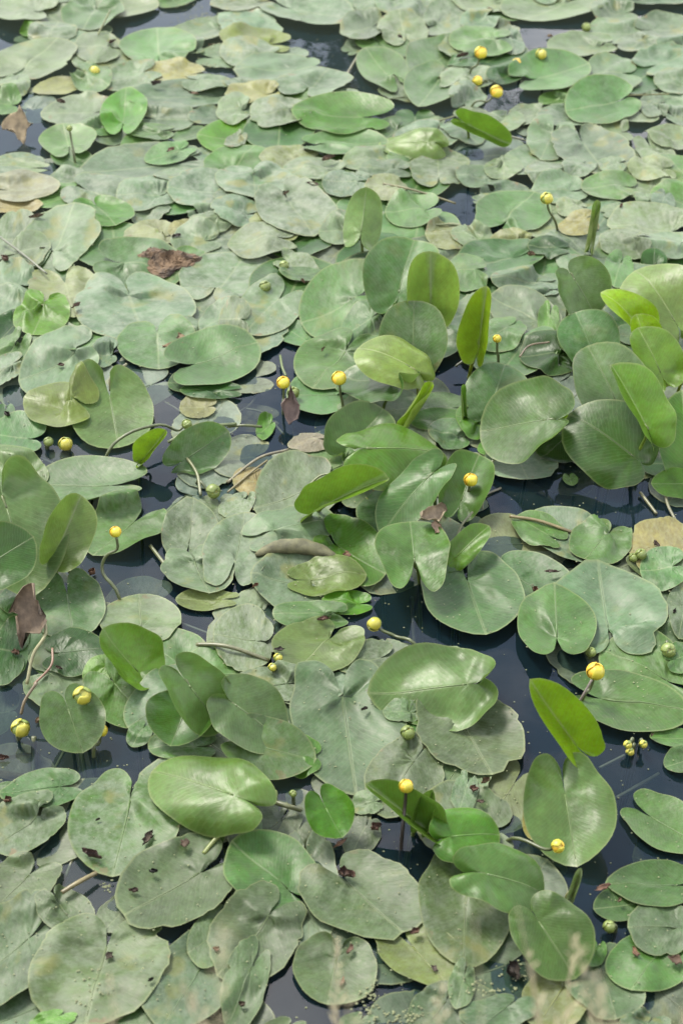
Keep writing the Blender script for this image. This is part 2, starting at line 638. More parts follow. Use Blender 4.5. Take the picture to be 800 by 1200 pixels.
def flat_pad(c, r, row):
    x0, y0, x1, y1, ang, look = row[:6]
    o = row[6] if len(row) > 6 else {}
    PAD_COUNT[0] += 1
    seed = 100 + PAD_COUNT[0] * 13 + o.get('seed', 0)
    q = np.random.default_rng(seed)
    ax0, ay0 = cpx(c, r, x0, y0)
    ax1, ay1 = cpx(c, r, x1, y1)
    mx, my = (ax0 + ax1) / 2, (ay0 + ay1) / 2
    wl, wr = unproj(ax0, my), unproj(ax1, my)
    wt, wb = unproj(mx, ay0), unproj(mx, ay1)
    sx, sy = wr[0] - wl[0], wt[1] - wb[1]
    cx, cy = (wl[0] + wr[0]) / 2, (wt[1] + wb[1]) / 2
    old = look in 'dpybw'
    X, Y, phi = outline(seed, 1.0, q.uniform(0.9, 1.12), o.get('gap', q.uniform(5, 26)), o.get('tip', q.uniform(0, 0.05)),
                        0.055 if old else 0.034, o.get('nick', q.uniform(0.06, 0.16) if old and q.random() < 0.75 else 0.0))
    gx, gy, t = blade_grid(X, Y)
    rot = math.radians(ang - 270 + q.uniform(-6, 6))
    rx = X * math.cos(rot) - Y * math.sin(rot)
    ry = X * math.sin(rot) + Y * math.cos(rot)
    bx0, bx1, by0, by1 = rx.min(), rx.max(), ry.min(), ry.max()
    kx, ky = sx / (bx1 - bx0), sy / (by1 - by0)
    # do not squash a blade into an unlikely shape
    m = math.sqrt(kx * ky)
    lx = gx * math.cos(rot) - gy * math.sin(rot)
    ly = gx * math.sin(rot) + gy * math.cos(rot)
    wx = cx + (lx - (bx0 + bx1) / 2) * kx
    wy = cy + (ly - (by0 + by1) / 2) * ky
    px_, py_ = cx - (bx0 + bx1) / 2 * kx, cy - (by0 + by1) / 2 * ky
    R = 0.5 * math.sqrt(sx * sy)
    # own relief: slight dish, edge ripple, a lifted or curled side
    rr = t[:, None] * np.ones((1, NA))
    amp = o.get('wave', q.uniform(0.015, 0.045) if look not in 'ws' else 0.008) * R
    z = amp * rr ** 2 * (0.5 * np.sin(3 * phi[None, :] + q.uniform(0, 6)) + 0.35 * np.sin(5 * phi[None, :] + q.uniform(0, 6)) + 0.35)
    z += o.get('cup', q.uniform(0.0, 0.05)) * R * rr ** 2.2
    # blade halves rise a little from the midrib groove
    z += o.get('vee', q.uniform(0.05, 0.16)) * R * np.abs(gx) / 0.55 * rr
    if 'lift' in o or (look in 'dpgy' and q.random() < 0.6):
        la, lh = o.get('lift', (q.uniform(200, 340) if q.random() < 0.65 else q.uniform(0, 360), q.uniform(0.004, 0.016) * (0.6 if r >= 4 else 1.0)))
        la = math.radians(la)
        dd = ((wx - cx) * math.cos(la) + (wy - cy) * math.sin(la)) / R
        z += lh * np.clip((dd + 0.7) / 1.7, 0, 1.2) ** 1.8
    if 'curl' in o or q.random() < 0.22:
        ca, ch = o.get('curl', (q.uniform(0, 360), q.uniform(0.006, 0.022)))
        ca = math.radians(ca)
        az = np.arctan2(wy - cy, wx - cx)
        dang = np.abs((az - ca + math.pi) % (2 * math.pi) - math.pi)
        z += ch * np.exp(-(dang / 0.55) ** 2) * np.clip((rr - 0.62) / 0.38, 0, 1) ** 1.6
    base = {'w': -0.002, 's': -0.035}.get(look, 0.0035)
    z = z + base
    if look == 'w':
        z = -0.0005 + (z + 0.002) * 0.35 + 0.006 * np.sin(wx * 31 + seed) * np.sin(wy * 27)
    if look != 's':
        h = h_get(wx, wy)
        z = np.where(h > 0.001, np.maximum(z, h + 0.003), z)
        z0 = z.copy()
        for _ in range(7):
            zp = np.pad(z, ((1, 1), (1, 1)), mode='edge')
            av = (zp[:-2, 1:-1] + zp[2:, 1:-1] + zp[1:-1, :-2] + zp[1:-1, 2:]) / 4
            z = np.maximum(z0, 0.5 * z + 0.5 * av)
    pz = float(z[0].mean())
    P = np.stack((wx, wy, z), -1)
    if look not in 's':
        h_put(P)
    pts = np.concatenate(([[px_, py_, pz]], P.reshape(-1, 3)))
    org = np.array((px_, py_, pz))
    loc = pts - org
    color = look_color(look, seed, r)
    if 'col' in o:
        color = (*o['col'], color[3])
    if o.get('lower'):
        LOWER.append((pts, gx, gy, t, color, q.random()))
        return None
    if 'dust' in o:
        color = (*color[:3], o['dust'])
    mat = M_LEAF if look in 'fkn' else M_PAD
    apparent = math.sqrt((ax1 - ax0) * (ay1 - ay0))
    nm = 'lily_pad'
    if apparent > 62 and look not in 's' and r >= 2:
        root = empty(nm, org)
        bl = make_blade('blade', loc, gx, gy, t, mat, color, root)
        rc = (color[0] * 1.15 + 0.015, color[1] * 1.12 + 0.015, color[2] * 1.08 + 0.006, 1)
        make_midrib(loc, bl, rc)
    else:
        root = make_blade(nm, loc, gx, gy, t, mat, color)
        root.location = tuple(org)
    lab = o.get('label')
    if lab:
        tag(root, lab, 'lily pad', 'lily pads on the pond')
    else:
        tag(root, LOOKTXT[look] + ' ' + ZONE[(c, r)], 'lily pad', 'lily pads ' + ZONE[(c, r)])
    ALL_PADS.append((root, np.array((cx, cy)), look, bool(lab), math.sqrt(sx * sy)))
    return root


def raised_leaf(c, r, row):
    """blade held above the water on its stalk: joint and tip as pixel + height"""
    (px, py, ph), (tx, ty, th), w, roll, kl, kr, ky, look = row[:8]
    o = row[8] if len(row) > 8 else {}
    PAD_COUNT[0] += 1
    seed = 5000 + PAD_COUNT[0] * 17
    q = np.random.default_rng(seed)
    if th > ph and look in 'gkf' and max(kl, kr) < 1:      # broad blades lean back
        th = ph + 0.8 * (th - ph)
    ky *= 1.6
    P = unproj(*cpx(c, r, px, py), ph)
    T = unproj(*cpx(c, r, tx, ty), th)
    Ydir = T - P
    L = np.linalg.norm(Ydir)
    Ydir /= L
    camp = np.array((0, 0, CAM_H)) - P
    camp /= np.linalg.norm(camp)
    ref = np.array((0, 0, 1.0)) * o.get('up', 0.6) + camp * (1 - o.get('up', 0.6))
    N = ref - Ydir * np.dot(ref, Ydir)
    N /= np.linalg.norm(N)
    Xd = np.cross(Ydir, N)
    ra = math.radians(roll)
    Xd, N = Xd * math.cos(ra) + N * math.sin(ra), N * math.cos(ra) - Xd * math.sin(ra)
    X, Y, phi = outline(seed, w, o.get('lobe', 0.85), o.get('gap', 4), o.get('tip', 0.04), 0.022, 0.0)
    gx, gy, t = blade_grid(X, Y)
    rr = t[:, None] * np.ones((1, NA))
    # bend across the midrib (each side its own curvature), then along it
    k = np.where(gx < 0, kl, kr) / (0.55 * w)
    k = np.where(np.abs(k) < 1e-3, 1e-3, k)
    ang = np.abs(gx) * k
    lx = np.sign(gx) * np.sin(ang) / k
    lz = (1 - np.cos(ang)) / k
    fd = math.radians(o.get('fold', 9))
    lx, lz = lx * math.cos(fd) - np.sign(gx) * lz * math.sin(fd), np.abs(lx) * math.sin(fd) + lz * math.cos(fd)
    kk = ky if abs(ky) > 1e-3 else 1e-3
    ly = np.sin(gy * kk) / kk
    bz = (1 - np.cos(gy * kk)) / kk
    ly, lz = ly - lz * np.sin(gy * kk), lz * np.cos(gy * kk) + bz
    lz += o.get('wave', 0.05) * rr ** 2 * (np.sin(3 * phi[None, :] + q.uniform(0, 6)) + 0.6 * np.sin(6 * phi[None, :] + q.uniform(0, 6)))
    rc_ = o.get('rimcurl', q.uniform(0.05, 0.2) * (1 if q.random() < 0.65 else -1))
    lz += rc_ * np.clip((rr - 0.55) / 0.45, 0, 1) ** 2 * (0.6 + 0.4 * np.sin(2 * phi[None, :] + q.uniform(0, 6)))
    W = P + L * (lx[..., None] * Xd + ly[..., None] * Ydir + lz[..., None] * N)
    W[..., 2] = np.maximum(W[..., 2], 0.004 + 0.012 * rr)          # a blade rests on the water, it does not cut it
    base = np.array((P[0], P[1], 0.0))
    off = np.array(o.get('foot', (q.uniform(-0.04, 0.04), q.uniform(0.0, 0.06))))
    root = empty('raised_lily_leaf', base)
    pts = np.concatenate(([P], W.reshape(-1, 3))) - base
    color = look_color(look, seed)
    if 'col' in o:
        color = (*o['col'], color[3])
    bl = make_blade('blade', pts, gx, gy, t, M_LEAF, color, root)
    rc = (color[0] * 1.12 + 0.02, color[1] * 1.08 + 0.02, color[2] * 1.05 + 0.006, 1)
    make_midrib(pts, bl, rc, 0.0020)
    a = P - base - N * 0.002
    d = -Ydir * 0.35 * L
    st = spline([a + Ydir * 0.05 * L, a + d * 0.25 - N * 0.012, np.array((off[0] * 0.6, off[1] * 0.6, min(-0.02, ph * 0.3 - 0.03))), np.array((off[0] * 1.5, off[1] * 1.5, -0.55))], 15)
    V, F = tube(st, np.linspace(0.0032, 0.0048, len(st)))
    mesh_obj('stalk', V, F, M_STEM, root, True, (color[0] * 0.9 + 0.03, color[1] * 0.8 + 0.02, color[2] * 0.8, 1))
    tag(root, o.get('label', 'raised lily leaf'), 'lily leaf', 'leaves raised above the water')
    return root


LOOKTXT = {
    'd': 'dull grey-green lily pad filmed with pale dust', 'p': 'pale bleached lily pad', 'g': 'plain mid-green lily pad',
    'f': 'fresh bright green lily pad', 'k': 'dark glossy green lily pad', 'n': 'young yellow-green lily pad',
    'y': 'yellowing lily pad', 'b': 'buff dead lily pad', 'w': 'wet lily pad lying awash', 's': 'brownish lily pad sunk under water'}
ZONE = {
    (0, 0): 'near the upright brown-tipped bud stalk', (1, 0): 'around the dark open channel', (2, 0): 'around the yellow flowers beside pale water',
    (0, 1): 'around the brown rotting clump', (1, 1): 'around the pale cupped upright leaf', (2, 1): 'around the narrow rolled leaf spike',
    (0, 2): 'by the arching bud stem over blue water', (1, 2): 'by the paired flowers and brown curled leaf', (2, 2): 'below the tall cluster of upright leaves',
    (0, 3): 'by the hanging dead brown leaf', (1, 3): 'around the pad with a dried rolled edge', (2, 3): 'around the two heart-shaped pads',
    (0, 4): 'by the dark pool with three buds', (1, 4): 'around the large pad with a green bud', (2, 4): 'by the bright curled upright leaf',
    (0, 5): 'beside the broad stained pad', (1, 5): 'around the pad with a yellow-green patch', (2, 5): 'behind the dry grass tips'}

# floating pads: left, top, right, bottom in enlarged-crop units, direction of the notch, look, options
PADS = {
(0, 0): [
 (600, 70, 850, 172, 40, 'd'), (70, 88, 155, 140, 0, 'f'), (150, -25, 285, 40, 90, 'd'), (-60, -20, 208, 112, 350, 'd'),
 (330, -10, 560, 82, 200, 'p'), (215, 12, 440, 128, 80, 'g', {'label': 'round grey-green pad with a bare stalk leaning over it'}), (100, 98, 275, 168, 270, 'd'),
 (255, 128, 432, 242, 0, 'd'), (-25, 153, 268, 297, 250, 'd'), (690, 168, 900, 248, 180, 'd'), (560, 150, 720, 215, 0, 'd'),
 (418, 108, 692, 250, 270, 'g', {'label': 'wide heart-shaped pad with its notch turned to the grassy bank beside dark water'}),
 (0, 275, 110, 352, 90, 'd'), (120, 276, 300, 345, 20, 'y'), (60, 310, 158, 374, 0, 'w'), (-20, 325, 72, 422, 0, 'g'), (75, 338, 200, 432, 180, 'w'),
 (500, 225, 720, 310, 0, 'y'), (370, 232, 570, 335, 30, 'd'), (245, 240, 400, 345, 150, 'g', {'curl': (180, 0.03)}), 
 (440, 295, 830, 402, 10, 'd'), (640, 270, 830, 340, 170, 'd'), (145, 342, 402, 465, 0, 'p'), (280, 425, 405, 495, 0, 'g'), (480, 375, 690, 475, 180, 'd'), (660, 388, 830, 448, 0, 'd'),
 (440, 447, 615, 508, 0, 'g'), (355, 328, 518, 505, 275, 'f', {'lift': (270, 0.012), 'label': 'smooth fresh pad tilted up on its edge among dusty pads'}),
 (690, 430, 985, 565, 355, 'f'), (138, 452, 342, 574, 280, 'g', {'label': 'round pad split at its notch behind the brown-tipped bud stalk'}),
 (-40, 543, 155, 640, 0, 'd'), (120, 560, 230, 620, 0, 'w'), (285, 518, 742, 668, 20, 'd', {'label': 'large ragged pad with a red scrap on it beside blue water'}),
 (510, 515, 690, 590, 40, 'g')],
(1, 0): [
 (-60, -25, 168, 56, 0, 'd'), (440, -20, 565, 62, 60, 'd'), (515, -15, 660, 68, 90, 'd'), (650, -25, 830, 60, 200, 'd'), (560, 20, 730, 100, 0, 'd'),
 (112, -18, 452, 118, 150, 'd', {'nick': 0.14, 'label': 'broad pad with a toothed edge above the dark channel'}),
 (393, 52, 565, 172, 20, 'd'), (683, 20, 840, 142, 200, 'd'), (523, 58, 705, 172, 270, 'd', {'label': 'grey pad with one brown spot beside the dark channel'}),
 (-30, 112, 222, 202, 0, 'y', {'col': (0.136, 0.180, 0.022)}), (-30, 148, 182, 258, 0, 'd'), (20, 203, 325, 312, 0, 'p', {'nick': 0.14}), (168, 248, 443, 366, 250, 'd'),
 (450, 183, 645, 338, 300, 'g', {'label': 'round pad alone in the dark channel beside a thick stem'}),
 (622, 138, 865, 292, 40, 'g', {'curl': (170, 0.03)}), (738, 148, 860, 224, 90, 'd', {'curl': (230, 0.015)}), (615, 228, 832, 398, 60, 'g'),
 (-10, 282, 95, 332, 0, 'd'), (-10, 305, 185, 385, 0, 'y'), (-40, 343, 82, 455, 0, 'd'), (78, 358, 295, 470, 20, 'd'),
 (110, 522, 320, 620, 0, 'y', {'col': (0.155, 0.191, 0.050)}), (260, 472, 565, 565, 180, 'g'), (400, 527, 625, 615, 20, 'd'), (555, 518, 720, 605, 0, 'g'), (640, 535, 850, 622, 180, 'd'),
 (222, 357, 585, 490, 350, 'f', {'lift': (60, 0.03), 'label': 'long smooth light green pad overlapping the dusty pads'}),
 (-10, 470, 70, 540, 60, 'd')],
(2, 0): [
 (-30, -30, 210, 65, 0, 'd'), (150, -15, 535, 88, 60, 'd'), (265, -25, 365, 27, 0, 'd'), (525, -40, 850, 37, 180, 'd'), (465, 5, 635, 105, 0, 'd'),
 (440, 78, 705, 168, 0, 'd'), (628, 62, 850, 168, 180, 'd'), (10, 38, 165, 125, 30, 'd'), (150, 118, 240, 205, 100, 'd'), (-25, 108, 195, 215, 0, 'g'), (-30, 205, 85, 265, 30, 'k'),
 (320, 128, 565, 213, 10, 'p'), (560, 130, 720, 200, 60, 'd'), (700, 145, 850, 205, 0, 'd'), (450, 205, 645, 335, 0, 'd'), (615, 175, 850, 285, 210, 'd'),
 (183, 198, 478, 348, 200, 'g', {'label': 'clean oval pad with a pale midrib beside the pale open water'}),
 (645, 335, 740, 425, 0, 'd'), (695, 265, 850, 352, 0, 'd'), (738, 388, 850, 455, 150, 'd'),
 (265, 385, 525, 465, 20, 'd'), (505, 415, 615, 525, 0, 'd'), (378, 317, 650, 455, 10, 'g', {'lift': (90, 0.04)}),
 (210, 428, 280, 482, 0, 'w'), (243, 428, 425, 575, 60, 'd'), (628, 495, 768, 600, 110, 'd', {'lift': (90, 0.02)}), (663, 452, 850, 545, 0, 'd'),
 (338, 457, 620, 645, 100, 'd', {'label': 'dusty heart-shaped pad with its notch turned away, beside the pale water'}), (-20, 470, 252, 630, 0, 'w')],
(0, 1): [
 (-40, -30, 175, 25, 0, 'd'), (-30, 0, 112, 42, 0, 'd'), (-40, 105, 155, 165, 180, 'b', {'col': (0.260, 0.220, 0.080)}), (-50, 18, 218, 128, 180, 'b', {'label': 'buff dying pad resting on the blue water at the mat edge'}),
 (410, 35, 620, 158, 0, 'd'), (540, 0, 700, 60, 0, 'd'), (430, 188, 625, 295, 0, 'y'), (590, 180, 720, 265, 0, 'y'), (225, 160, 340, 240, 0, 'd'), (320, 212, 415, 290, 0, 'w'),
 (588, 12, 850, 146, 0, 'd'), (655, 138, 850, 208, 160, 'd'), (658, 162, 830, 238, 20, 'd'), (600, 200, 780, 315, 0, 'p'),
 (-30, 155, 130, 335, 0, 'd'), (250, 108, 478, 215, 110, 'f', {'lift': (110, 0.012), 'label': 'small clean bright pad beside open blue water'}),
 (76, 138, 354, 374, 260, 'd', {'label': 'grey dusty pad notched towards the bank with one dark speck'}), (20, 230, 180, 380, 200, 'd'),
 (280, 340, 420, 420, 0, 'w'), (-60, 333, 128, 523, 0, 'd'), (100, 360, 378, 535, 100, 'p', {'col': (0.184, 0.223, 0.072), 'label': 'pad with a cream corner and a brown blot, left of the big grey pad'}), 
 (600, 290, 720, 350, 0, 'g'), (333, 268, 655, 448, 170, 'g', {'lift': (150, 0.03), 'label': 'greener pad leaning up against the brown rotting clump'}),
 (590, 432, 860, 580, 150, 'd'), (628, 298, 972, 482, 250, 'd'), (260, 380, 692, 620, 110, 'd', {'label': 'big grey-green pad with an upturned left lobe'}),
 (-40, 505, 95, 640, 60, 'k', {'curl': (30, 0.03)}), (90, 535, 280, 660, 0, 'd'), (50, 456, 250, 606, 90, 'f', {'curl': (90, 0.03), 'label': 'small bright pad with a curled far rim in the dusty mat'}),
 (560, 540, 760, 640, 0, 'd'), (700, 470, 830, 620, 40, 'd')],
(1, 1): [
 (190, -30, 415, 58, 0, 'd'), (455, -20, 645, 48, 0, 'd'), (635, -40, 840, 72, 270, 'd'), (330, 22, 505, 112, 0, 'd'), (478, 38, 635, 132, 0, 'y', {'col': (0.165, 0.201, 0.072)}),
 (-50, 60, 110, 140, 0, 'd'), (-60, 100, 120, 215, 0, 'd'), (-45, -8, 234, 117, 95, 'd', {'curl': (300, 0.012), 'label': 'broad grey pad with a browned near rim, notch turned away'}),
 (75, 150, 262, 272, 100, 'y', {'label': 'yellow and black rotting pad edge under a grey pad'}), (0, 200, 245, 335, 0, 'p'), (93, 52, 388, 250, 110, 'd', {'lift': (100, 0.02), 'label': 'grey pad with a brown torn notch above the yellow rotting pad'}),
 (320, 170, 470, 280, 0, 'd'), (255, 236, 485, 385, 250, 'w'), (160, 305, 325, 405, 150, 'd'), (400, 330, 540, 420, 0, 'd'), (30, 390, 278, 595, 60, 'd', {'label': 'angular grey pad below the green seed pods'}),
 (180, 355, 335, 405, 0, 'g'), (550, 98, 748, 224, 10, 'g', {'lift': (0, 0.03)}), (690, 200, 850, 310, 0, 'y', {'col': (0.136, 0.159, 0.036)}),
 (250, 382, 545, 615, 20, 'g', {'lift': (60, 0.04), 'label': 'large smooth grey-green pad leaning under the tall leaves'}), (395, 495, 560, 640, 30, 'g'), (-30, 470, 80, 640, 0, 'd')],
(2, 1): [
 (0, -10, 155, 78, 0, 'd'), (240, -20, 400, 80, 0, 'd'), (98, -30, 238, 44, 90, 'd'), (368, -30, 498, 40, 60, 'd'), (498, -30, 595, 35, 0, 'd'), (598, -25, 768, 57, 0, 'p'),
 (83, 47, 265, 108, 180, 'd'), (58, 92, 175, 142, 180, 'd'), (260, 30, 460, 140, 0, 'd'), (438, 27, 645, 126, 0, 'g', {'label': 'clean half-hidden pad among pale pads beside the rolled spike'}), (620, 95, 705, 155, 0, 'd'), (678, 82, 772, 172, 60, 'd'), (765, 145, 850, 215, 0, 'd'),
 (505, 140, 600, 190, 0, 'd'), (350, 120, 465, 190, 0, 'p'), (355, 175, 505, 255, 30, 'y', {'col': (0.220, 0.200, 0.030)}), (63, 87, 338, 248, 245, 'g', {'lift': (170, 0.02), 'label': 'plain pad with a dark undercut lobe behind the leaning bud'}),
 (528, 138, 840, 295, 0, 'p'), (640, 230, 850, 340, 0, 'p'), (500, 230, 680, 330, 0, 'd'), (-20, 205, 135, 305, 0, 'd'), (120, 225, 270, 300, 0, 'y', {'col': (0.155, 0.180, 0.036)}),
 (-15, 262, 308, 410, 20, 'g', {'label': 'wide smooth pad with shadowed near edge below the leaning bud'}), (120, 375, 355, 445, 0, 'd'), (222, 415, 360, 465, 0, 'd'),
 (250, 260, 400, 330, 0, 'k'), (518, 298, 625, 435, 60, 'g'), (115, 428, 368, 625, 330, 'g', {'col': (0.116, 0.170, 0.079)}), (-30, 320, 110, 460, 0, 'g'), (285, 485, 365, 620, 60, 'f'),
 (560, 500, 640, 620, 0, 'k')],
(0, 2): [
 (-40, -20, 110, 115, 60, 'g'), (-20, 90, 130, 230, 0, 'w'), (-40, 50, 88, 182, 30, 'd'), (355, -15, 540, 45, 0, 'w'), (420, 30, 560, 100, 0, 'w'), (325, 5, 415, 105, 0, 'd'), 
 (80, -35, 350, 218, 20, 'd', {'label': 'dusty grey pad with one brown spot beside the yellow-rimmed pad'}), (345, 92, 618, 252, 30, 'w', {'label': 'wet pad crossed by a waterline under a bent stem'}),
 (630, 200, 760, 280, 0, 'y', {'label': 'small yellow dying pad under the large raised pad'}), (590, 110, 720, 190, 0, 'k'), (632, 148, 850, 220, 0, 'k'), 
 (580, -25, 918, 183, 205, 'g', {'lift': (180, 0.03), 'label': 'large grey-green pad raised over a yellow pad with a dark notch'}),
 (-20, 225, 55, 300, 90, 'k'), (-40, 262, 160, 430, 0, 'g'), 
 (250, 168, 542, 390, 100, 'f', {'lift': (120, 0.06), 'curl': (110, 0.03), 'col': (0.112, 0.191, 0.050), 'label': 'fresh pad with a folded-up lobe beside the yellow-rimmed pad'}), 
 (78, 160, 354, 335, 340, 'f', {'lift': (300, 0.02), 'col': (0.155, 0.212, 0.043), 'label': 'oval yellow-rimmed bright pad resting over two buds'}),
 (92, 428, 518, 612, 0, 'g', {'lift': (330, 0.02), 'label': 'large pointed pad with a dark inner lobe beside blue water'}), (-70, 388, 178, 565, 330, 'f', {'col': (0.112, 0.191, 0.050)}),
 (625, 375, 850, 525, 20, 'w'), (580, 565, 720, 650, 60, 'd'), (675, 542, 880, 680, 100, 'd'), (30, 560, 130, 640, 0, 'g')],
(1, 2): [
 (-80, 60, 170, 190, 0, 'w'), (232, -22, 545, 183, 60, 'g', {'label': 'round floating pad ringed by wet water behind the flower'}), (-30, 190, 180, 290, 0, 's', {'col': (0.160, 0.130, 0.060)}), (305, 178, 530, 352, 60, 's', {'col': (0.078, 0.117, 0.036)}),
 (640, 185, 850, 305, 0, 'g'), (640, 250, 850, 340, 0, 'f'), (505, 475, 600, 560, 60, 'y', {'col': (0.220, 0.200, 0.020)}), (585, 435, 780, 510, 0, 'w'),
 (-60, 332, 168, 492, 20, 'w'), (18, 450, 140, 550, 0, 'b', {'col': (0.300, 0.240, 0.080), 'label': 'small yellow-brown rotting pad beside long pale stems'}), (210, 330, 358, 408, 0, 'b', {'col': (0.240, 0.210, 0.130)}), (132, 382, 310, 455, 0, 'w'),
 (93, 412, 390, 695, 20, 'd', {'label': 'large pale dusty pad behind the edge-on young leaf'}), (-30, 540, 100, 640, 60, 'd'), (700, 290, 850, 400, 0, 'g'), (100, 270, 168, 355, 30, 'f')],
(2, 2): [
 (228, 105, 440, 230, 30, 'w'), (222, 5, 415, 138, 0, 'k', {'label': 'dark glossy pad with a brown hole beside the yellow flower'}), (350, -30, 440, 70, 60, 'g'), (40, -60, 250, 60, 40, 'g'),
 (75, 345, 170, 415, 60, 'f'), (100, 378, 358, 508, 90, 'd', {'label': 'pale stained pad on blue water under the raised leaf'}), (375, 468, 430, 512, 100, 'f'), (640, 380, 850, 500, 0, 'k'),
 (560, -40, 700, 40, 0, 'g'), (0, 230, 110, 360, 0, 'f')],
(0, 3): [
 (288, -28, 584, 168, 60, 'g', {'label': 'round pad with dusty notch behind the single flower on blue water'}), (570, -25, 772, 188, 270, 'd'), (358, 198, 602, 358, 0, 's', {'col': (0.097, 0.138, 0.065)}), (618, 282, 840, 358, 0, 'g', {'col': (0.145, 0.191, 0.050)}),
 (566, 132, 835, 308, 100, 'd', {'label': 'dusty oval pad lying half on blue water beside a stub of stem'}), (712, 22, 962, 284, 270, 'd', {'label': 'dusty pale pad overlapping two others by blue water'}),
 (353, 298, 640, 475, 280, 'd', {'label': 'bleached pad with white blotches under the bright cupped leaf'}), (122, 243, 375, 465, 100, 'g', {'lift': (90, 0.03), 'label': 'heart-shaped green pad beside the hanging dead leaf'}),
 (152, 428, 378, 595, 180, 'k', {'label': 'dark glossy leaf lying with a brown scrap on it'}), (500, 465, 605, 585, 60, 'w'), (-30, 378, 98, 620, 0, 'k'), (295, 525, 415, 620, 30, 'f'), (748, 345, 960, 580, 0, 'd'),
 (0, 260, 100, 380, 0, 'k')],
(1, 3): [
 (-70, 278, 168, 525, 20, 'w', {'col': (0.145, 0.201, 0.094)}), (-20, 495, 138, 640, 0, 'w'), (80, 145, 425, 390, 0, 'd', {'label': 'wide dusty pad with an orange petal scrap at its edge'}),
 (50, -8, 390, 172, 200, 'd', {'label': 'dusty pad behind a dried rolled leaf edge'}), (328, 285, 508, 374, 0, 'f'), (300, 33, 565, 283, 150, 'f', {'label': 'fresh green pad with an orange scrap at its midrib'}),
 (208, 183, 488, 318, 180, 'f', {'col': (0.126, 0.191, 0.036), 'label': 'yellowish green pad overlapping the wide dusty pad'}), (158, 328, 424, 432, 0, 'g', {'label': 'half dusty half green pad with a brown scrap between'}),
 (373, 472, 612, 600, 20, 'd', {'label': 'torn grey-brown pad below the floating bud'}), (156, 392, 482, 594, 60, 'f', {'col': (0.145, 0.212, 0.061), 'lift': (200, 0.02), 'label': 'pale yellow-green pad with a wavy folded lobe'}),
 (0, 560, 300, 700, 20, 'd')],
(2, 3): [
 (38, 12, 345, 213, 0, 'w', {'col': (0.165, 0.191, 0.079)}), (148, 148, 445, 275, 20, 'w'), (598, 32, 850, 265, 0, 'b', {'col': (0.260, 0.230, 0.080), 'label': 'large yellow and buff rotting pad beside open water'}), (735, 205, 850, 305, 0, 'd'), (733, 265, 860, 470, 60, 'd'),
 (196, 10, 393, 154, 330, 'g', {'label': 'small notched pad beside a yellow-brown floating stalk'}), (391, 37, 625, 206, 60, 'g', {'label': 'neat oval pad with a small notch below open water'}), (643, 157, 800, 294, 0, 'g'),
 (308, 202, 738, 522, 265, 'd', {'label': 'large pale ribbed pad with a curved notch behind the smooth heart pad'}),
 (-122, 157, 240, 460, 95, 'g', {'label': 'jagged-tipped grey-green pad floating over its dark reflection'}), (213, 283, 495, 558, 270, 'g', {'lift': (270, 0.035), 'cup': 0.0, 'dust': 0.12, 'label': 'smooth heart-shaped pad with notch towards the bank above open water'}),
 (728, 482, 850, 585, 200, 'g')],
(0, 4): [
 (-60, -20, 58, 155, 0, 's', {'col': (0.087, 0.127, 0.072)}), (-30, 215, 175, 315, 0, 's', {'col': (0.170, 0.130, 0.080)}), (628, 435, 800, 650, 60, 'k', {'col': (0.058, 0.106, 0.022)}), (446, 150, 540, 235, 60, 'g'), (-30, 355, 95, 420, 0, 'g'),
 (2, 308, 295, 465, 10, 'g', {'tip': 0.12, 'label': 'pointed green pad tucked behind the dusty pads'}), (-50, 392, 233, 625, 45, 'd', {'label': 'whitish dusty pad with a red-brown scrap on its lobe'}),
 (520, 180, 760, 300, 0, 'g'), (245, 318, 640, 692, 90, 'g', {'dust': 0.65, 'label': 'large round speckled pad with a deep closed notch and brown blotches'})],
(1, 4): [
 (215, -60, 628, 410, 100, 'd', {'label': 'very large dusty pad with its film worn green near the tip'}), (478, 195, 765, 485, 60, 'd', {'label': 'bleached mottled pad behind the dark-stemmed flower'}), (543, 85, 680, 165, 0, 'p'),
 (428, 395, 545, 475, 0, 'p'), (395, 465, 540, 620, 60, 'w'), (165, 465, 310, 640, 60, 'w'), (-20, 435, 150, 565, 30, 's', {'col': (0.116, 0.148, 0.022)}), (190, 200, 330, 350, 0, 'f')],
(2, 4): [
 (-140, 38, 238, 348, 105, 'd', {'label': 'round pale ribbed pad tucked under the glossy folded pad, over blue water'}), (38, 265, 312, 545, 60, 'w', {'col': (0.145, 0.180, 0.065), 'label': 'stained waterlogged pad with red-brown scraps'}),
 (230, 380, 320, 560, 60, 'b', {'col': (0.220, 0.200, 0.040)}), (-20, 330, 80, 480, 60, 'd'), (678, 166, 860, 238, 0, 'g'), (726, 232, 870, 334, 20, 'g'),
 (383, -28, 810, 196, 165, 'g', {'lift': (200, 0.015), 'label': 'broad smooth oval pad beside the flower over open water'}), (580, 387, 870, 615, 145, 'g', {'label': 'clean split pad beside open water and the glare'})],
(0, 5): [
 (-80, 15, 218, 220, 60, 'd'), (-120, 145, 198, 585, 30, 'd', {'label': 'broad dull stained pad at the bank edge'}), (340, 135, 505, 290, 60, 'w'), (500, 265, 840, 650, 60, 'd', {'label': 'grey pad seen through two pale grass stalks'}),
 (120, 128, 340, 310, 120, 'd'), (660, 190, 850, 425, 30, 'd'), (110, 222, 600, 625, 80, 'd', {'nick': 0.14, 'label': 'broad stained yellowish pad with a dark hole and torn rim'}), (410, -50, 840, 293, 30, 'd', {'label': 'dusty pad with a black scrap overlapping the speckled pad'}),
 (105, 565, 275, 640, 60, 'f')],
(1, 5): [
 (10, -110, 165, 180, 60, 'w', {'col': (0.136, 0.201, 0.101)}), (160, -70, 395, 375, 90, 'w', {'label': 'long waterlogged pad lying under the patchy pad'}), (-70, 120, 278, 475, 60, 'd'), (-20, 300, 150, 640, 60, 'd'),
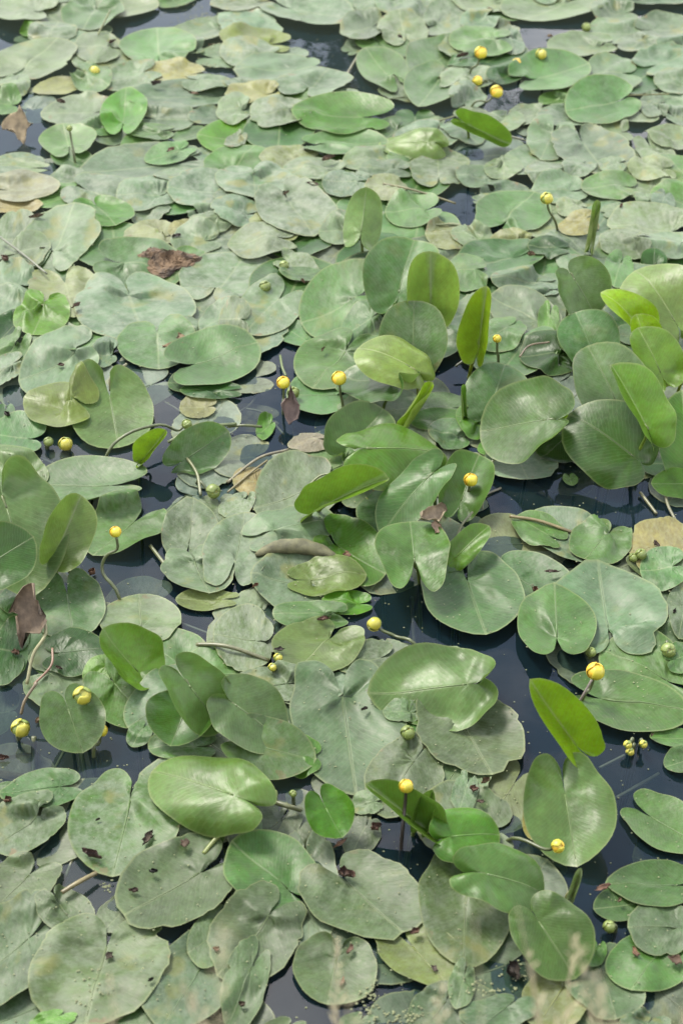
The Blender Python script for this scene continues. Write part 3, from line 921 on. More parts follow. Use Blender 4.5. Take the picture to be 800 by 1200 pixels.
 (228, 300, 525, 540, 80, 'd'), (515, 255, 840, 490, 120, 'd', {'col': (0.136, 0.180, 0.036), 'label': 'grey pad with a yellow-green corner near the bank'}), (246, 3, 708, 322, 125, 'd', {'label': 'large pad with a red-brown scrap in its notch and yellow-green patch'}),
 (628, 465, 850, 650, 60, 'd'), (385, 560, 520, 660, 60, 'd'), (100, 580, 280, 680, 60, 'd')],
(2, 5): [
 (-130, -5, 205, 420, 80, 'k', {'col': (0.082, 0.133, 0.036), 'dust': 0.4, 'label': 'dull dark pad under the fresh overlapping pads'}), (225, 405, 490, 640, 60, 'd', {'col': (0.145, 0.170, 0.043)}), (378, 325, 675, 600, 100, 'd'), (440, 310, 530, 410, 60, 'f'),
 (480, 125, 695, 252, 10, 'g'), (518, 265, 850, 505, 60, 'g', {'label': 'smooth pad with a red scrap beside the curled green bud'}), (600, 175, 850, 375, 0, 'd'), (520, 35, 860, 205, 0, 'g', {'tip': 0.1, 'label': 'pointed pad overlapping its neighbours beside the folded pale leaf'}),
 (10, 505, 285, 640, 60, 'd'), (-30, 390, 70, 570, 60, 'd'), (560, 560, 760, 680, 60, 'd')],
}

# raised leaves: joint (x,y,height), tip (x,y,height), width, roll, bend left, bend right, bend along, look
RAISED = {
(2, 0): [((45, 438, .07), (190, 506, .015), .75, -20, .3, .3, -.1, 'f', {'fold': 42, 'col': (0.12, 0.24, 0.02), 'label': 'bright folded leaf standing beside the far flower cluster'})],
(1, 0): [((700, 500, .05), (525, 490, .04), .85, 0, -.7, -.6, -.2, 'n', {'col': (0.165, 0.265, 0.058), 'label': 'light green leaf with drooping sides beside the dark channel'})],
(1, 1): [
 ((468, 215, .09), (487, 80, .17), 1.0, 0, -.8, -.8, .3, 'f', {'lobe': 1.1, 'gap': 14, 'col': (0.145, 0.244, 0.065), 'fold': -12, 'label': 'pale cupped leaf standing upright like a hood'}),
 ((600, 430, .09), (650, 205, .22), 1.0, 5, .15, .1, -.4, 'g', {'dust': .1, 'fold': 14, 'label': 'broad grey-green leaf standing behind the tall yellow-green one'}),
 ((712, 480, .12), (712, 285, .24), 1.2, 0, .7, .45, -.1, 'n', {'col': (0.165, 0.265, 0.043), 'fold': 28, 'label': 'yellow-green pointed leaf standing upright with a creased midrib'}),
 ((650, 650, .08), (655, 440, .23), 1.05, 0, .1, .1, -.45, 'g', {'fold': 14, 'label': 'broad rounded blue-green leaf standing in front of the creased leaf'})],
(2, 1): [
 ((84, 605, .12), (106, 410, .25), .85, 15, .6, .3, -.1, 'n', {'fold': 42, 'label': 'rolled yellow-green young leaf standing like a flame'}),
 ((415, 378, .15), (500, 507, .07), 1.25, 0, .15, .2, -.3, 'g', {'col': (0.107, 0.191, 0.054), 'label': 'smooth heart-shaped raised leaf below the rolled spike'}),
 ((480, 640, .04), (425, 478, .14), 1.1, 0, .1, .1, -.4, 'g', {'label': 'rounded leaf with fine ribs beside the bright pointed pair'}),
 ((650, 560, .09), (550, 424, .19), .9, 0, .5, .3, -.2, 'n', {'fold': 34, 'label': 'bright young leaf half rolled above its twin'}),
 ((680, 640, .08), (645, 508, .17), .95, 0, .3, .3, -.3, 'n', {'fold': 28, 'label': 'bright young leaf below its half-rolled twin'}),
 ((770, 530, .10), (655, 318, .21), 1.15, 0, .1, .1, -.3, 'n', {'col': (0.175, 0.265, 0.065), 'label': 'large pale leaf with insect nibbles beside the bright young pair'}),
 ((695, 335, .015), (700, 266, .06), 1.2, 0, .3, .3, -.2, 'k', {'label': 'small dark leaf end poking up from the pale mat'}),
 ((476, 245, .05), (500, 104, .17), .62, 0, 2.9, 2.9, 0, 'g', {'col': (0.097, 0.170, 0.022), 'label': 'tightly rolled green leaf standing like a spike'})],
(1, 2): [
 ((650, 95, .13), (468, -20, .19), 1.0, -8, .25, -.5, -.4, 'n', {'col': (0.194, 0.286, 0.054), 'label': 'pale yellow-green leaf drooping in front of the rounded leaf'}),
 ((575, 150, .10), (390, 98, .05), .85, -10, -.6, -.8, -.3, 'k', {'label': 'dark glossy arched leaf beside the flower'}),
 ((430, 370, .03), (545, 232, .09), 1.1, 0, .3, .1, -.3, 'k', {'col': (0.068, 0.138, 0.029), 'label': 'dark green broad leaf behind the reclining bright leaf'}),
 ((510, 375, .13), (785, 362, .09), 1.0, 6, -.45, -.35, -.2, 'f', {'fold': -8, 'label': 'bright smooth leaf reclining with its tip over the water'}),
 ((645, 265, .09), (722, 148, .17), .75, 0, 2.8, 2.5, 0, 'n', {'label': 'yellow-green leaf rolled into a tube beside the reclining leaf'}),
 ((705, 475, .13), (522, 655, .06), .68, -12, -.25, -.3, -.3, 'f', {'col': (0.062, 0.150, 0.028), 'label': 'long ribbed green leaf slanting down beside the dried flower'}),
 ((335, 578, .05), (548, 476, .11), .95, 0, .5, .5, -.1, 'n', {'col': (0.136, 0.254, 0.022), 'fold': 48, 'label': 'young leaf folded like a boat over the dusty pad'})],
(2, 2): [
 ((125, 238, .03), (175, 62, .12), 1.05, 0, .1, .1, -.3, 'g', {'label': 'dusty leaf leaning up beside the flame-shaped young leaf'}),
 ((320, 275, .12), (85, 305, .05), 1.2, 0, -.2, -.35, -.2, 'g', {'label': 'angular grey-green raised leaf over the stained pad'}),
 ((330, 322, .06), (396, 258, .10), .65, 0, 2.6, 2.6, 0, 'n', {'label': 'short rolled leaf tube against the angular raised leaf'}),
 ((410, 320, .05), (300, 405, .02), 1.15, 0, -.3, -.3, -.2, 'k', {'label': 'dark ribbed leaf half hidden by the angular raised leaf'}),
 ((565, 215, .12), (475, 0, .25), 1.05, 0, .15, .1, -.3, 'g', {'col': (0.097, 0.175, 0.050), 'fold': 14, 'label': 'tall broad leaf standing behind the bright folded blade'}),
 ((670, 300, .16), (558, 86, .27), .95, -12, .6, .3, -.1, 'f', {'col': (0.116, 0.244, 0.022), 'fold': 38, 'label': 'bright green blade folded along its midrib, brown at the tip'}),
 ((625, 405, .08), (420, 232, .19), 1.05, 4, -.3, .3, -.3, 'k', {'gap': 2, 'lobe': .6, 'col': (0.049, 0.111, 0.020), 'label': 'big dark green leaf hanging over open water'}),
 ((720, 110, .10), (650, -60, .21), .9, 0, .5, .2, -.3, 'f', {'col': (0.136, 0.254, 0.029), 'label': 'bright leaf standing behind the folded blade'}),
 ((795, 108, .10), (670, 142, .06), .5, 0, -.3, -.3, -.3, 'n', {'label': 'narrow pale leaf edge crossing the stems'}),
 ((812, 420, .05), (800, 172, .20), .75, 0, .4, .3, -.2, 'f', {'label': 'bright leaf standing beside the big dark leaf'}),
 ((805, 500, .03), (690, 500, .03), 1.0, 0, -.1, -.1, -.1, 'f', {'label': 'light leaf lying behind the big dark leaf'}),
 ((20, 560, .03), (85, 375, .10), .8, 0, .6, .4, -.2, 'f', {'col': (0.078, 0.170, 0.029), 'label': 'green leaf rising behind the flower at the water edge'}),
 ((30, 242, .04), (26, 145, .12), .45, 0, 2.4, 2.4, 0, 'f', {'label': 'small rolled bud-like leaf beside the rolled tube'})],
(0, 2): [
 ((515, 400, .04), (582, 312, .10), .85, 0, .4, .4, -.2, 'n', {'fold': 38, 'label': 'small young leaf standing folded at the blue water'}),
 ((650, 415, .03), (805, 312, .09), .85, -25, .2, -.3, -.3, 'g', {'label': 'green leaf lifting one shiny side behind the bud'})],
(0, 3): [
 ((20, -30, .16), (118, 285, .06), .92, 8, .1, -.2, -.2, 'f', {'col': (0.112, 0.191, 0.058), 'label': 'large pale green raised leaf hanging its tip beside the stems'}),
 ((-45, 190, .16), (114, 84, .20), 1.15, -15, -.1, .1, -.2, 'k', {'label': 'dark leaf with a pale midrib over the large pale one'}),
 ((205, 125, .11), (290, -52, .20), .95, -35, .2, .3, -.2, 'f', {'col': (0.126, 0.201, 0.040), 'fold': 20, 'label': 'ribbed leaf standing edgeways on two pale stalks'}),
 ((485, 560, .025), (345, 425, .10), 1.2, -15, .7, .9, .3, 'f', {'col': (0.116, 0.244, 0.022), 'fold': 10, 'label': 'bright green cupped leaf on blue water'}),
 ((665, 608, .13), (790, 770, .05), 1.0, 0, .1, .3, -.3, 'f', {'col': (0.107, 0.201, 0.050), 'lobe': 1.2, 'label': 'heart-shaped fresh leaf with two upright lobes'})],
(1, 4): [
 ((70, 215, .05), (302, 262, .025), .9, 0, -.1, -.1, -.2, 'g', {'col': (0.097, 0.180, 0.047), 'label': 'smooth leaf lying lowest under the two-lobed leaf'}),
 ((25, 75, .10), (208, 205, .04), 1.05, 0, -.1, -.15, -.2, 'g', {'col': (0.102, 0.180, 0.054), 'label': 'smooth middle leaf of the overlapping trio'}),
 ((345, 440, .06), (400, 545, .03), 1.5, 0, .8, .5, .2, 'f', {'lobe': 1.5, 'label': 'small fresh leaf cupped with raised lobes'}),
 ((680, 505, .04), (495, 355, .12), .8, 0, .4, .4, -.1, 'f', {'col': (0.097, 0.201, 0.022), 'fold': 45, 'label': 'young leaf folded like a trough before the dark-stemmed flower'}),
 ((690, 480, .04), (722, 372, .12), 1.0, 0, .7, .6, 0, 'f', {'col': (0.097, 0.191, 0.022), 'fold': 40, 'label': 'short folded leaf standing behind the fresh overlapping pads'}),
 ((785, 540, .05), (960, 520, .04), 1.15, 0, -.1, -.1, -.2, 'f', {'label': 'fresh leaf lying over the dull dark pad by the short folded leaf'})],
(0, 4): [
 ((240, 92, .07), (290, 238, .03), 1.35, 0, .1, .3, -.1, 'g', {'col': (0.082, 0.159, 0.036), 'lobe': 1.1, 'label': 'green heart-shaped leaf between the two green-yellow buds'}),
 ((650, 95, .05), (600, 230, .03), 1.5, 0, .5, .3, .1, 'k', {'col': (0.058, 0.143, 0.022), 'label': 'dark glossy cupped leaf beside the dark pool'}),
 ((820, 395, .08), (523, 287, .06), .78, 0, -.3, -.3, -.15, 'f', {'col': (0.121, 0.217, 0.043), 'label': 'bright oblong ribbed leaf lying over the dark pool'})],
(2, 4): [
 ((420, 215, .09), (256, -5, .22), .72, 0, .3, .8, .05, 'n', {'rimcurl': .04, 'wave': .02, 'lobe': .6, 'col': (0.204, 0.360, 0.014), 'fold': 30, 'label': 'bright yellow-green leaf curled upright over open water'}),
 ((385, 392, .06), (425, 640, .02), 1.12, 0, .15, .1, -.1, 'f', {'col': (0.112, 0.201, 0.050), 'lobe': 1.25, 'label': 'fresh ribbed leaf with a deep notch below the bright curled one'}),
 ((40, 5, .06), (-300, 35, .035), 0.95, 0, -.45, -.35, -.2, 'f', {'fold': -6, 'lobe': .7, 'col': (0.112, 0.201, 0.050), 'label': 'glossy folded pad arched over the round ribbed pad'})],
(2, 5): [
 ((110, 72, .09), (335, 125, .05), .95, 0, .1, .1, -.2, 'f', {'lobe': 1.1, 'col': (0.092, 0.191, 0.040), 'label': 'fresh round leaf below the flower, overlapping the dark heart leaf'}),
 ((292, 238, .06), (420, 432, .03), 1.25, 0, .1, .55, -.1, 'k', {'col': (0.073, 0.143, 0.025), 'fold': 18, 'label': 'dark green heart-shaped leaf with one side folded up'}),
 ((408, 152, .03), (446, 48, .09), .5, 0, 2.0, 2.0, 0, 'p', {'col': (0.165, 0.212, 0.065), 'label': 'small pale folded leaf standing beside the pointed pad'})],
(2, 3): [((0, 162, .03), (112, 42, .10), .65, 0, .9, .5, -.1, 'f', {'label': 'green rolled leaf beside the dried flower'})],
(1, 3): [((655, 162, .09), (640, 20, .11), 1.25, 0, -.15, -.15, -.15, 'k', {'col': (0.073, 0.164, 0.025), 'lobe': 1.9, 'gap': 34, 'label': 'dark green heart-shaped leaf with notch towards the bank'})],
}


# lower layer of pads wherever the far mat closes over the water
OPEN = [[(0, 140), (30, 145), (120, 165), (165, 175), (120, 187), (75, 190), (88, 238), (60, 215), (0, 190)],
        [(320, 20), (400, 35), (425, 75), (405, 95), (350, 65), (325, 60)], [(405, 80), (470, 112), (535, 128), (600, 172), (530, 152), (440, 132), (408, 112)],
        [(600, 25), (685, 30), (640, 68), (600, 62)], [(580, 102), (665, 112), (600, 142), (555, 142)], [(735, 150), (800, 128), (800, 190), (738, 184)],
        [(738, 8), (800, 8), (800, 24), (738, 24)], [(135, 22), (250, -5), (267, 22), (180, 42), (138, 40)], [(-5, 33), (36, 40), (25, 62), (-5, 64)], [(508, 222), (562, 222), (562, 268), (515, 268)],
        [(155, 215), (215, 232), (200, 250), (158, 240)], [(222, 70), (270, 78), (270, 96), (232, 90)], [(195, 165), (260, 160), (245, 190), (180, 185)],
        [(0, 460), (38, 462), (35, 480), (0, 478)],
        [(48, 545), (60, 528), (110, 522), (165, 500), (195, 478), (212, 485), (214, 500), (195, 515), (215, 545), (225, 560), (215, 590), (175, 597), (165, 560), (120, 540), (70, 545)],
        [(315, 405), (352, 400), (350, 450), (320, 455)], [(267, 465), (370, 480), (380, 530), (345, 545), (330, 505), (290, 500), (267, 495)],
        [(560, 565), (650, 568), (700, 545), (800, 585), (800, 615), (720, 610), (640, 610), (590, 620), (560, 605)], [(505, 430), (548, 420), (550, 470), (520, 480)],
        [(85, 605), (100, 640), (110, 660), (150, 655), (185, 640), (192, 650), (190, 690), (240, 705), (252, 730), (250, 760), (215, 760), (200, 745), (150, 710), (120, 700), (95, 670), (80, 640)],
        [(405, 720), (430, 690), (490, 685), (500, 730), (565, 752), (605, 735), (612, 775), (690, 785), (665, 800), (690, 850), (700, 900), (725, 900), (800, 905), (800, 930), (730, 950), (720, 990), (690, 1010), (695, 1060), (690, 1080), (655, 1020), (610, 900), (612, 845), (580, 800), (560, 770), (480, 765), (440, 750)],
        [(690, 860), (740, 870), (800, 880), (800, 925), (735, 945), (720, 920)], [(50, 860), (110, 830), (150, 850), (155, 875), (175, 880), (180, 905), (160, 910), (100, 920), (95, 900), (70, 900)],
        [(300, 900), (345, 925), (345, 960), (310, 950)], [(410, 935), (440, 950), (470, 985), (500, 960), (520, 1010), (445, 1005)], [(40, 1010), (90, 1005), (120, 1030), (110, 1060), (70, 1050)],
        [(310, 1160), (330, 1175), (400, 1175), (420, 1192), (310, 1192)], [(430, 1140), (480, 1150), (470, 1190), (435, 1180)], [(540, 1130), (570, 1145), (615, 1180), (580, 1172), (545, 1150)],
        [(690, 1000), (740, 1005), (710, 1050), (700, 1095), (690, 1100)], [(0, 795), (20, 800), (18, 850), (0, 850)]]


def inside(px, py, poly):
    r_ = False
    n = len(poly)
    for i in range(n):
        (xa, ya), (xb, yb) = poly[i], poly[(i + 1) % n]
        if (ya > py) != (yb > py) and px < (xb - xa) * (py - ya) / (yb - ya) + xa:
            r_ = not r_
    return r_


boxes = []
for key in PADS:
    for row in PADS[key]:
        a_, b_ = cpx(*key, row[0], row[1]), cpx(*key, row[2], row[3])
        boxes.append(((a_[0] + b_[0]) / 2, (a_[1] + b_[1]) / 2, (b_[0] - a_[0]) * (.50 if b_[1] < 425 or b_[1] > 960 else .47), (b_[1] - a_[1]) * (.50 if b_[1] < 425 or b_[1] > 960 else .47)))
qf = np.random.default_rng(77)
fill = {}
nfill = 0
for py in range(-14, 1215, 9):
    for px in range(4, 800, 13):
        jx, jy = px + qf.uniform(-5, 5), py + qf.uniform(-4, 4)
        if any(inside(jx, jy, o_) for o_ in OPEN):
            continue
        if any(((jx - b_[0]) / b_[2]) ** 2 + ((jy - b_[1]) / b_[3]) ** 2 < 1 for b_ in boxes):
            continue
        f_ = unproj(jx, jy)
        wd = qf.uniform(0.20, 0.28) if jy < 425 else qf.uniform(0.16, 0.22)
        hw_ = wd * FPX / np.linalg.norm(f_ - np.array((0, 0, CAM_H))) / 2
        hh_ = hw_ * min(0.85, 0.42 + 0.2 * jy / 400)
        if any(inside(jx + e_[0] * hw_ * .6, jy + e_[1] * hh_ * .6, o_) for o_ in OPEN for e_ in ((1, 0), (-1, 0), (0, 1), (0, -1), (.7, .7), (-.7, .7), (.7, -.7), (-.7, -.7))):
            if jy > 425:
                continue
            hw_, hh_ = hw_ * .55, hh_ * .55
        boxes.append((jx, jy, hw_ * (1.15 if jy < 425 else 1.05), hh_ * (1.15 if jy < 425 else 1.05)))
        c_, r_ = min(2, int(jx / 267)), min(5, int(jy / 200))
        cx_, cy_ = (jx - c_ * 266.6) * 2.996, (jy - r_ * 200) * 2.996
        fill.setdefault((c_, r_), []).append((cx_ - hw_ * 3, cy_ - hh_ * 3, cx_ + hw_ * 3, cy_ + hh_ * 3, qf.uniform(0, 360), 'dddggk'[qf.integers(6)] if jy < 425 else 'dwwgws'[qf.integers(6)], {'lower': True} if jy < 425 else {}))
        nfill += 1 if jy >= 425 else 0
print('near fillers', nfill, 'far', sum(map(len, fill.values())) - nfill)
for k_ in fill:
    PADS[k_] = fill[k_] + PADS[k_]
# the 300 pads that show largest are things of their own, the small and half-hidden rest is one mass
cand, nlab = [], 0
for k_ in PADS:
    for i_, row_ in enumerate(PADS[k_]):
        o_ = row_[6] if len(row_) > 6 else {}
        if o_.get('label'):
            nlab += 1
        elif not o_.get('lower'):
            cand.append(((row_[2] - row_[0]) * (row_[3] - row_[1]) * (0.35 if row_[5] in 'ws' else 1.0), k_, i_))
cand.sort(key=lambda c_: -c_[0])
for a_, k_, i_ in cand[max(0, 300 - nlab):]:
    row_ = PADS[k_][i_]
    PADS[k_][i_] = tuple(row_[:6]) + (dict(row_[6] if len(row_) > 6 else {}, lower=True),)

for key in sorted(PADS, key=lambda k: (k[1], k[0])):
    for row in PADS[key]:
        if row[5] == 's':
            flat_pad(*key, row)
for key in sorted(PADS, key=lambda k: (k[1], k[0])):
    for row in PADS[key]:
        if row[5] == 'w':
            flat_pad(*key, row)
for key in sorted(PADS, key=lambda k: (k[1], k[0])):
    for row in PADS[key]:
        if row[5] not in 'sw':
            flat_pad(*key, row)
# the lower layer is one mass of half-covered pads
lv, lf, luv, lrim, ltint, lseed = [], [], [], [], [], []
for pts_, gx_, gy_, t_, col_, sd_ in LOWER:
    n0 = len(lv)
    lv += list(pts_)
    lf += [tuple(i + n0 for i in f) for f in BF_UP]
    luv.append(np.stack((np.concatenate(([0.0], gx_.ravel())), np.concatenate(([0.0], gy_.ravel()))), 1))
    lrim.append(np.concatenate(([0.0], np.repeat(t_, NA))))
    ltint.append(np.tile(np.array(col_), (len(pts_), 1)))
    lseed.append(np.full(len(pts_), sd_))
o = mesh_obj('lower_lily_pads', lv, lf, M_LOWER)
vi = np.empty(len(o.data.loops), dtype=np.int32)
o.data.loops.foreach_get('vertex_index', vi)
o.data.uv_layers.new(name='leaf').data.foreach_set('uv', np.concatenate(luv)[vi].astype(np.float32).ravel())
o.data.attributes.new('rim', 'FLOAT', 'POINT').data.foreach_set('value', np.concatenate(lrim).astype(np.float32))
o.data.attributes.new('seed', 'FLOAT', 'POINT').data.foreach_set('value', np.concatenate(lseed).astype(np.float32))
o.data.attributes.new('tint', 'FLOAT_COLOR', 'POINT').data.foreach_set('color', np.concatenate(ltint).astype(np.float32).ravel())
o['kind'] = 'stuff'
o['label'] = 'small and half-covered lily pads filling the mat between larger ones'
for key in sorted(RAISED, key=lambda k: (k[1], k[0])):
    for row in RAISED[key]:
        raised_leaf(*key, row)


# ------------------------------------------------------------------ flowers and buds
def sepal_mesh(R, half, lat0, lat1, lift, cupin):
    """spoon-shaped piece of a globe; opens slightly outward at the rim"""
    V, F = [], []
    nu, nv = 8, 9
    for layer in (0, 1):
        for j in range(nv + 1):
            v = j / nv
            lat = lat0 + (lat1 - lat0) * v
            hw = half * math.sin(math.pi * min(1, 0.15 + 0.62 * v + 0.0)) ** 0.7
            if v > 0.75:
                hw *= math.sqrt(max(0.02, 1 - ((v - 0.75) / 0.27) ** 2))
            rad = (R + lift) * (1 + 0.08 * v * v * cupin) - (0.0012 if layer else 0)
            for i in range(nu + 1):
                u = (i / nu * 2 - 1) * hw / max(0.3, math.cos(lat))
                u = max(-1.25, min(1.25, u))
                V.append((rad * math.cos(lat) * math.cos(u), rad * math.cos(lat) * math.sin(u), rad * 0.92 * math.sin(lat)))
    n1 = (nu + 1) * (nv + 1)
    for layer in (0, 1):
        for j in range(nv):
            for i in range(nu):
                a = layer * n1 + j * (nu + 1) + i
                f = (a, a + 1, a + nu + 2, a + nu + 1)
                F.append(f if layer == 0 else f[::-1])
    for i in range(nu):
        for j in (0, nv):
            a = j * (nu + 1) + i
            f = (a, a + 1, a + 1 + n1, a + n1)
            F.append(f if j else f[::-1])
    for j in range(nv):
        for i in (0, nu):
            a = j * (nu + 1) + i
            f = (a, a + nu + 1, a + nu + 1 + n1, a + n1)
            F.append(f if i == 0 else f[::-1])
    return V, F


YEL = (0.53, 0.345, 0.025, 1)
GRN = (0.12, 0.16, 0.035, 1)
MIDY = (0.32, 0.30, 0.035, 1)


def flower(c, r, x, y, h, d, kind, foot, label, via=None, stem_col=(0.11, 0.14, 0.045, 1), group='yellow flowers and buds'):
    px, py = cpx(c, r, x, y)
    C = unproj(px, py, h)
    dist = np.linalg.norm(C - np.array((0, 0, CAM_H)))
    R = 0.5 * (d * 0.82 / 2.996) / FPX * dist
    fx = unproj(*cpx(c, r, foot[0], foot[1]), 0.0)
    base = np.array((C[0], C[1], 0.0))
    root = empty({'y': 'water_lily_flower', 'm': 'water_lily_bud', 'g': 'water_lily_bud'}[kind], base)
    q = np.random.default_rng(int(px * 7 + py))
    col = {'y': YEL, 'm': MIDY, 'g': GRN}[kind]
    openness = {'y': q.uniform(-0.25, 0.6), 'm': q.uniform(-0.2, 0.35), 'g': -0.3}[kind]
    Cl = C - base
    tilt = Vector((C[0] - fx[0], C[1] - fx[1], max(0.02, h) * 1.6))
    tilt.normalize()
    rot = Vector((0, 0, 1)).rotation_difference(tilt)
    mesh5 = sepal_mesh(R, 0.78, -1.35, 1.28 - 0.35 * openness, 0, openness)
    me = None
    for k in range(5):
        if me is None:
            o = mesh_obj('sepal', *mesh5, M_PETAL, root, True)
            me = o.data
        else:
            o = bpy.data.objects.new('sepal', me)
            COL.objects.link(o)
            o.parent = root
        s = 1 + 0.075 * (k % 3) - 0.05
        o.scale = (s, s, s)
        o.location = Vector(Cl)
        from mathutils import Quaternion
        o.rotation_mode = 'QUATERNION'
        o.rotation_quaternion = rot @ Quaternion((0, 0, 1), k * 2 * math.pi / 5 + q.uniform(-.12, .12))
        j = q.uniform(0.88, 1.1)
        g = 0.0 if kind != 'y' else (0.55 if k in (2, 4) and q.random() < 0.7 else 0.0)
        o.color = (col[0] * j * (1 - g * .5), col[1] * j, col[2] * j, 1)
        if kind == 'm' and k in (1, 3):
            o.color = (0.14 * j, 0.19 * j, 0.03, 1)
    # stigma disc inside
    V, F = [], []
    for rr_, zz in ((0.01, 0.74), (0.26, 0.72), (0.48, 0.76), (0.60, 0.66), (0.50, 0.1), (0.4, -0.5)):
        for k in range(14):
            a = 2 * math.pi * k / 14
            rz = rr_ * (1 + 0.07 * (k % 2))
            V.append((R * rz * math.cos(a), R * rz * math.sin(a), R * zz))
    for i in range(5):
        for k in range(14):
            F.append((i * 14 + k, i * 14 + (k + 1) % 14, (i + 1) * 14 + (k + 1) % 14, (i + 1) * 14 + k))
    F.append(tuple(range(14))[::-1])
    o = mesh_obj('stigma', V, [f[::-1] for f in F], M_PETAL, root, True, (0.46, 0.33, 0.03, 1) if kind == 'y' else (0.22, 0.22, 0.035, 1))
    o.location = Vector(Cl)
    o.rotation_mode = 'QUATERNION'
    o.rotation_quaternion = rot
    # stalk
    bot = np.array(tilt) * -R * 0.85 + Cl
    f3 = fx - base
    pts = [bot + np.array(tilt) * R * 0.2, bot - np.array(tilt) * min(0.03, 0.4 * max(h, 0.01))]
    if via:
        for vx, vy, vh in via:
            pts.append(unproj(*cpx(c, r, vx, vy), vh) - base)
    pts += [f3 + np.array((0, 0, 0.004)), f3 + (f3 - Cl) * 0.4 * np.array((1, 1, 0)) + np.array((0, 0.02, -0.25))]
    st = spline(pts, 20)
    V, F = tube(st, np.linspace(0.0030, 0.0042, len(st)))
    mesh_obj('stalk', V, F, M_STEM, root, True, stem_col)
    tag(root, label, 'flower' if kind == 'y' else 'flower bud', group)
    return root


